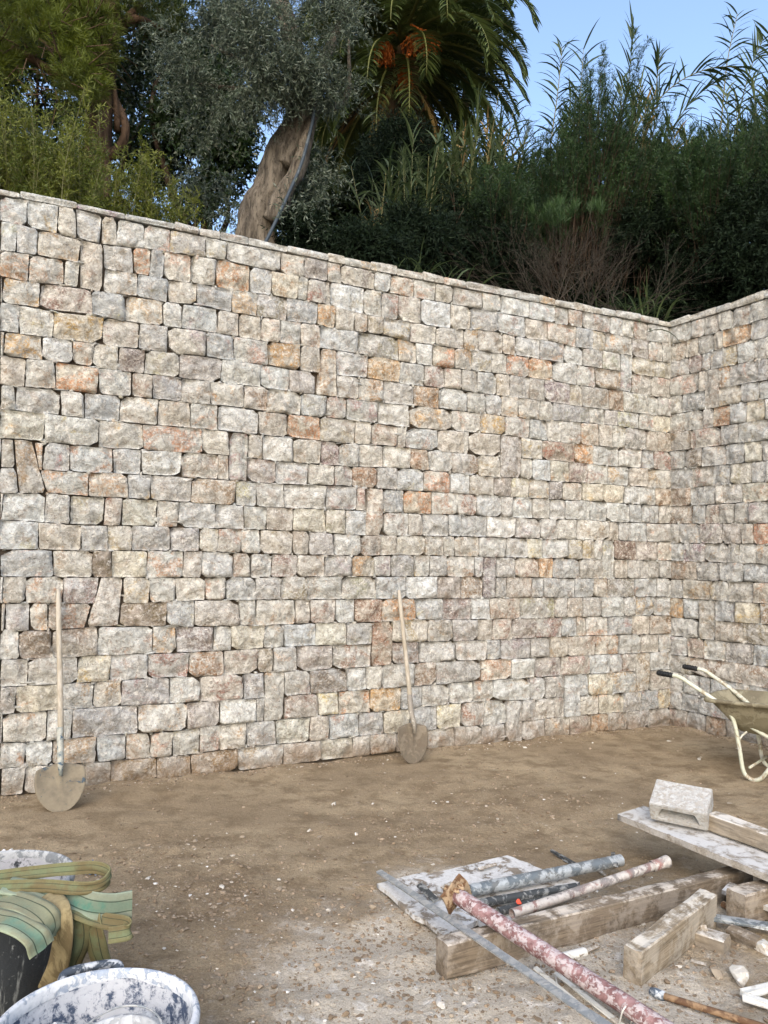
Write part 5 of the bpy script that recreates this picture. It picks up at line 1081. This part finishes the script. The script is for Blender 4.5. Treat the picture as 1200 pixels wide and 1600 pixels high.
# brush handle
bh = thing('tool_handle', 'brown wooden tool handle with cement-caked grey head at the bottom right', 'tool', W(1020, 1550, .02)); o0 = np.array(bh.location)
g = G(); P = np.array([W(1036, 1556, .022), W(1120, 1582, .02), W(1235, 1618, .018)]); g.tube(spline(P, 6) - o0, .0125, 12); add('handle', g.mesh('handle', mat_spatter('brown_wood', srgb(104, 80, 58), srgb(136, 112, 86), .5, 12, .8, 0, (1, 1, 1), second=srgb(92, 68, 50))), bh)
g = G(); P = np.array([W(1016, 1549, .022), W(1024, 1552, .022), W(1038, 1557, .022)]); g.tube(P - o0, [.015, .019, .017], 12); add('ferrule', g.mesh('ferrule', mat_spatter('caked_ferrule', srgb(84, 94, 104), srgb(176, 182, 186), .5, 30)), bh)
# pale angle bracket
g0 = W(1160, 1556, .015); bkt = thing('angle_bracket', 'pale V-shaped metal bracket at the right edge by the white stone', 'bracket', g0)
for nm, a, b in (('arm', (1162, 1553, .02), (1240, 1530, .02)), ('arm', (1162, 1556, .018), (1240, 1582, .018))):
    o = beam(nm, W(*a), W(*b), .034, .022, M_PVC, 0, 70); m = o.matrix_world.copy(); o.parent = bkt; o.location = m.translation - bkt.location
tag(beam('wood_splinter', W(1098, 1446, .075), W(1107, 1474, .02), .022, .008, M_TAN, .3, 72), 'pale wood splinter leaning on the small offcut', 'splinter')
# stones by the pile
for (px, py, sx, sy, sz, m, lab) in [(1155, 1524, .115, .085, .075, M_PALE, 'pale flat-topped stone near the right edge, largest loose one'), (1121, 1519, .06, .05, .045, M_ROCK, 'small brownish stone left of the pale flat-topped stone'), (1192, 1480, .11, .09, .07, M_PALE, 'white crusted stone at the right edge below the lath'),
    (1068, 1478, .035, .022, .012, M_PALE, 'thin pale flake beside the short thick timber'), (688, 1571, .05, .035, .02, M_PALE, 'pale chip on the dusty ground left of the metal strip'), (712, 1541, .05, .03, .018, M_ROCK, 'flat grey chip in front of the long timber\'s left end'),
    (583, 1417, .045, .035, .022, M_ROCK, 'rounded chip on the earth left of the mortared board'), (231, 1373, .045, .03, .012, M_PALE, 'pale flake on the earth right of the green sling'), (347, 1387, .04, .03, .022, M_PALE, 'pale chip topping the small rubble cluster on open ground'),
    (332, 1418, .04, .03, .018, M_ROCK, 'grey chip in the lower part of the small rubble cluster'), (521, 1255, .04, .03, .02, M_PALE, 'white chip in the middle of the open earth'), (483, 1299, .032, .024, .016, M_PALE, 'pale chip between the wall and the rubble cluster'),
    (500, 1306, .05, .035, .014, M_ROCK, 'flat brown stone on open earth beside a pale chip'), (379, 1310 , .035, .025, .016, M_ROCK, 'small grey stone on the earth right of the sling loop'), (436, 1389, .045, .03, .014, M_ROCK, 'flat grey flake right of the rubble cluster'),
    (1092, 1186, .075, .03, .014, M_PALE, 'long pale flake on the earth left of the wheelbarrow leg'), (1045, 1157, .04, .035, .02, M_PALE, 'white chip on the earth below the wall corner'), (820, 1168, .05, .03, .018, M_PALE, 'pale chip at the foot of the long wall right of the second shovel'),
    (305, 1312, .045, .03, .014, M_ROCK, 'brown stone half sunk in the earth left of centre'), (470, 1590, .035, .028, .018, M_PALE, 'pale chip at the bottom edge right of the wide tub'), (1062, 1512, .035, .02, .012, M_PALE, 'pale flake lying on the ground below the short thick timber'), (170, 1395, .05, .035, .022, M_ROCK, 'brown stone on the earth directly behind the sling end')]:
    p = W(px, py, sz * .3); p[2] = gzp(p) + sz * .28; tag(rock('stone_chip' if max(sx, sy) < .09 else 'loose_stone', p, (sx, sy, sz), int(px), m, None, 2, RS.uniform(0, 3), 8), lab, 'stone')
# countless small chips and crumbs on the earth
bm = bmesh.new(); bmesh.ops.create_icosphere(bm, subdivisions=1, radius=.5); bv = np.array([v.co[:] for v in bm.verts]); bf = np.array([[v.index for v in f.verts] for f in bm.faces]); bm.free()
def scatter(name, n, mat, smin, smax, spots, flat, base_d, seed):
    r = np.random.RandomState(seed); P = []
    while sum(len(q) for q in P) < n:
        x = r.uniform(-2.6, 3.6, 4000); y = r.uniform(2.3, 7.8, 4000); d = base_d + zone(x, y, spots)
        line = (np.stack([x, y], 1) - PA[:2]) @ nA[:2]; line2 = (np.stack([x, y], 1) - PC[:2]) @ nR[:2]
        d = d + 1.2 * 2.5 * np.exp(-np.minimum(line, np.where(y > 5.5, line2, 9)) / .06); k = (r.uniform(0, 1, 4000) < d * .5) & (line > .01) & (line2 > .01); P.append(np.stack([x[k], y[k]], 1))
    P = np.vstack(P)[:n]; s = smin * (smax / smin) ** (r.uniform(0, 1, n) ** 2.6); sc = np.stack([s * r.uniform(.7, 1.3, n), s * r.uniform(.6, 1.0, n), s * r.uniform(.3, .75, n) * flat], 1)
    v = bv[None] * (1 + .45 * r.uniform(-1, 1, (n, len(bv), 1))) * sc[:, None]; a = r.uniform(0, 6.28, n); c, s_ = np.cos(a)[:, None], np.sin(a)[:, None]
    x, y = v[:, :, 0] * c - v[:, :, 1] * s_, v[:, :, 0] * s_ + v[:, :, 1] * c; z = v[:, :, 2] + (gz(P[:, 0], P[:, 1]) + sc[:, 2] * .22)[:, None]
    vv = np.stack([x + P[:, :1], y + P[:, 1:2], z], -1).reshape(-1, 3); F = (bf[None] + (np.arange(n) * len(bv))[:, None, None]).reshape(-1, 3)
    add(name, np_mesh(name, vv, F, mat, False), kind='stuff')
for k, (px, py, qx, qy) in enumerate([(905, 1498, 935, 1484), (1030, 1500, 1052, 1494), (748, 1370, 775, 1362), (930, 1352, 948, 1366), (1080, 1500, 1104, 1506), (690, 1400, 706, 1392)]):
    a_, b_ = W(px, py, .012), W(qx, qy, .012); hz = .05 if k in (2, 5) else gzp(a_) + .008; a_[2] = hz; b_[2] = hz
    tag(beam('wood_splinter', a_, b_, .016, .007, M_TAN, .3, 80 + k, 0, None, .001), ['thin wood splinter on the earth between the prop and the long timber', 'wood splinter near the front end of the short thick block', 'splinter lying on the wide mortared sheet near its far edge', 'splinter on the earth behind the splayed pipe end', 'splinter beside the pale flakes right of the short thick block', 'splinter on the narrow board beside the foot plate'][k], 'splinter')
M_STONY = mat_spatter('dusty_chip', srgb(158, 147, 130), srgb(186, 178, 164), .5, 14, .95, 0, second=srgb(134, 121, 102))
M_CRUMB = mat_spatter('earth_crumb', srgb(116, 101, 83), srgb(144, 129, 110), .5, 12, 1.0, 0)
chips = rough_spots + [(W(360, 1405), .3, 1.6), (W(640, 1450), .35, 1.4), (W(560, 1430), .4, .8), (W(700, 1540), .5, 1.0), (W(330, 1580), .3, .8)]
scatter('gravel', 420, M_PALE, .006, .03, chips, .7, .03, 1); scatter('rubble_crumbs', 15000, M_CRUMB, .005, .03, chips, .9, .05, 2)
scatter('grey_gravel', 900, M_STONY, .006, .03, chips, .5, .05, 3)
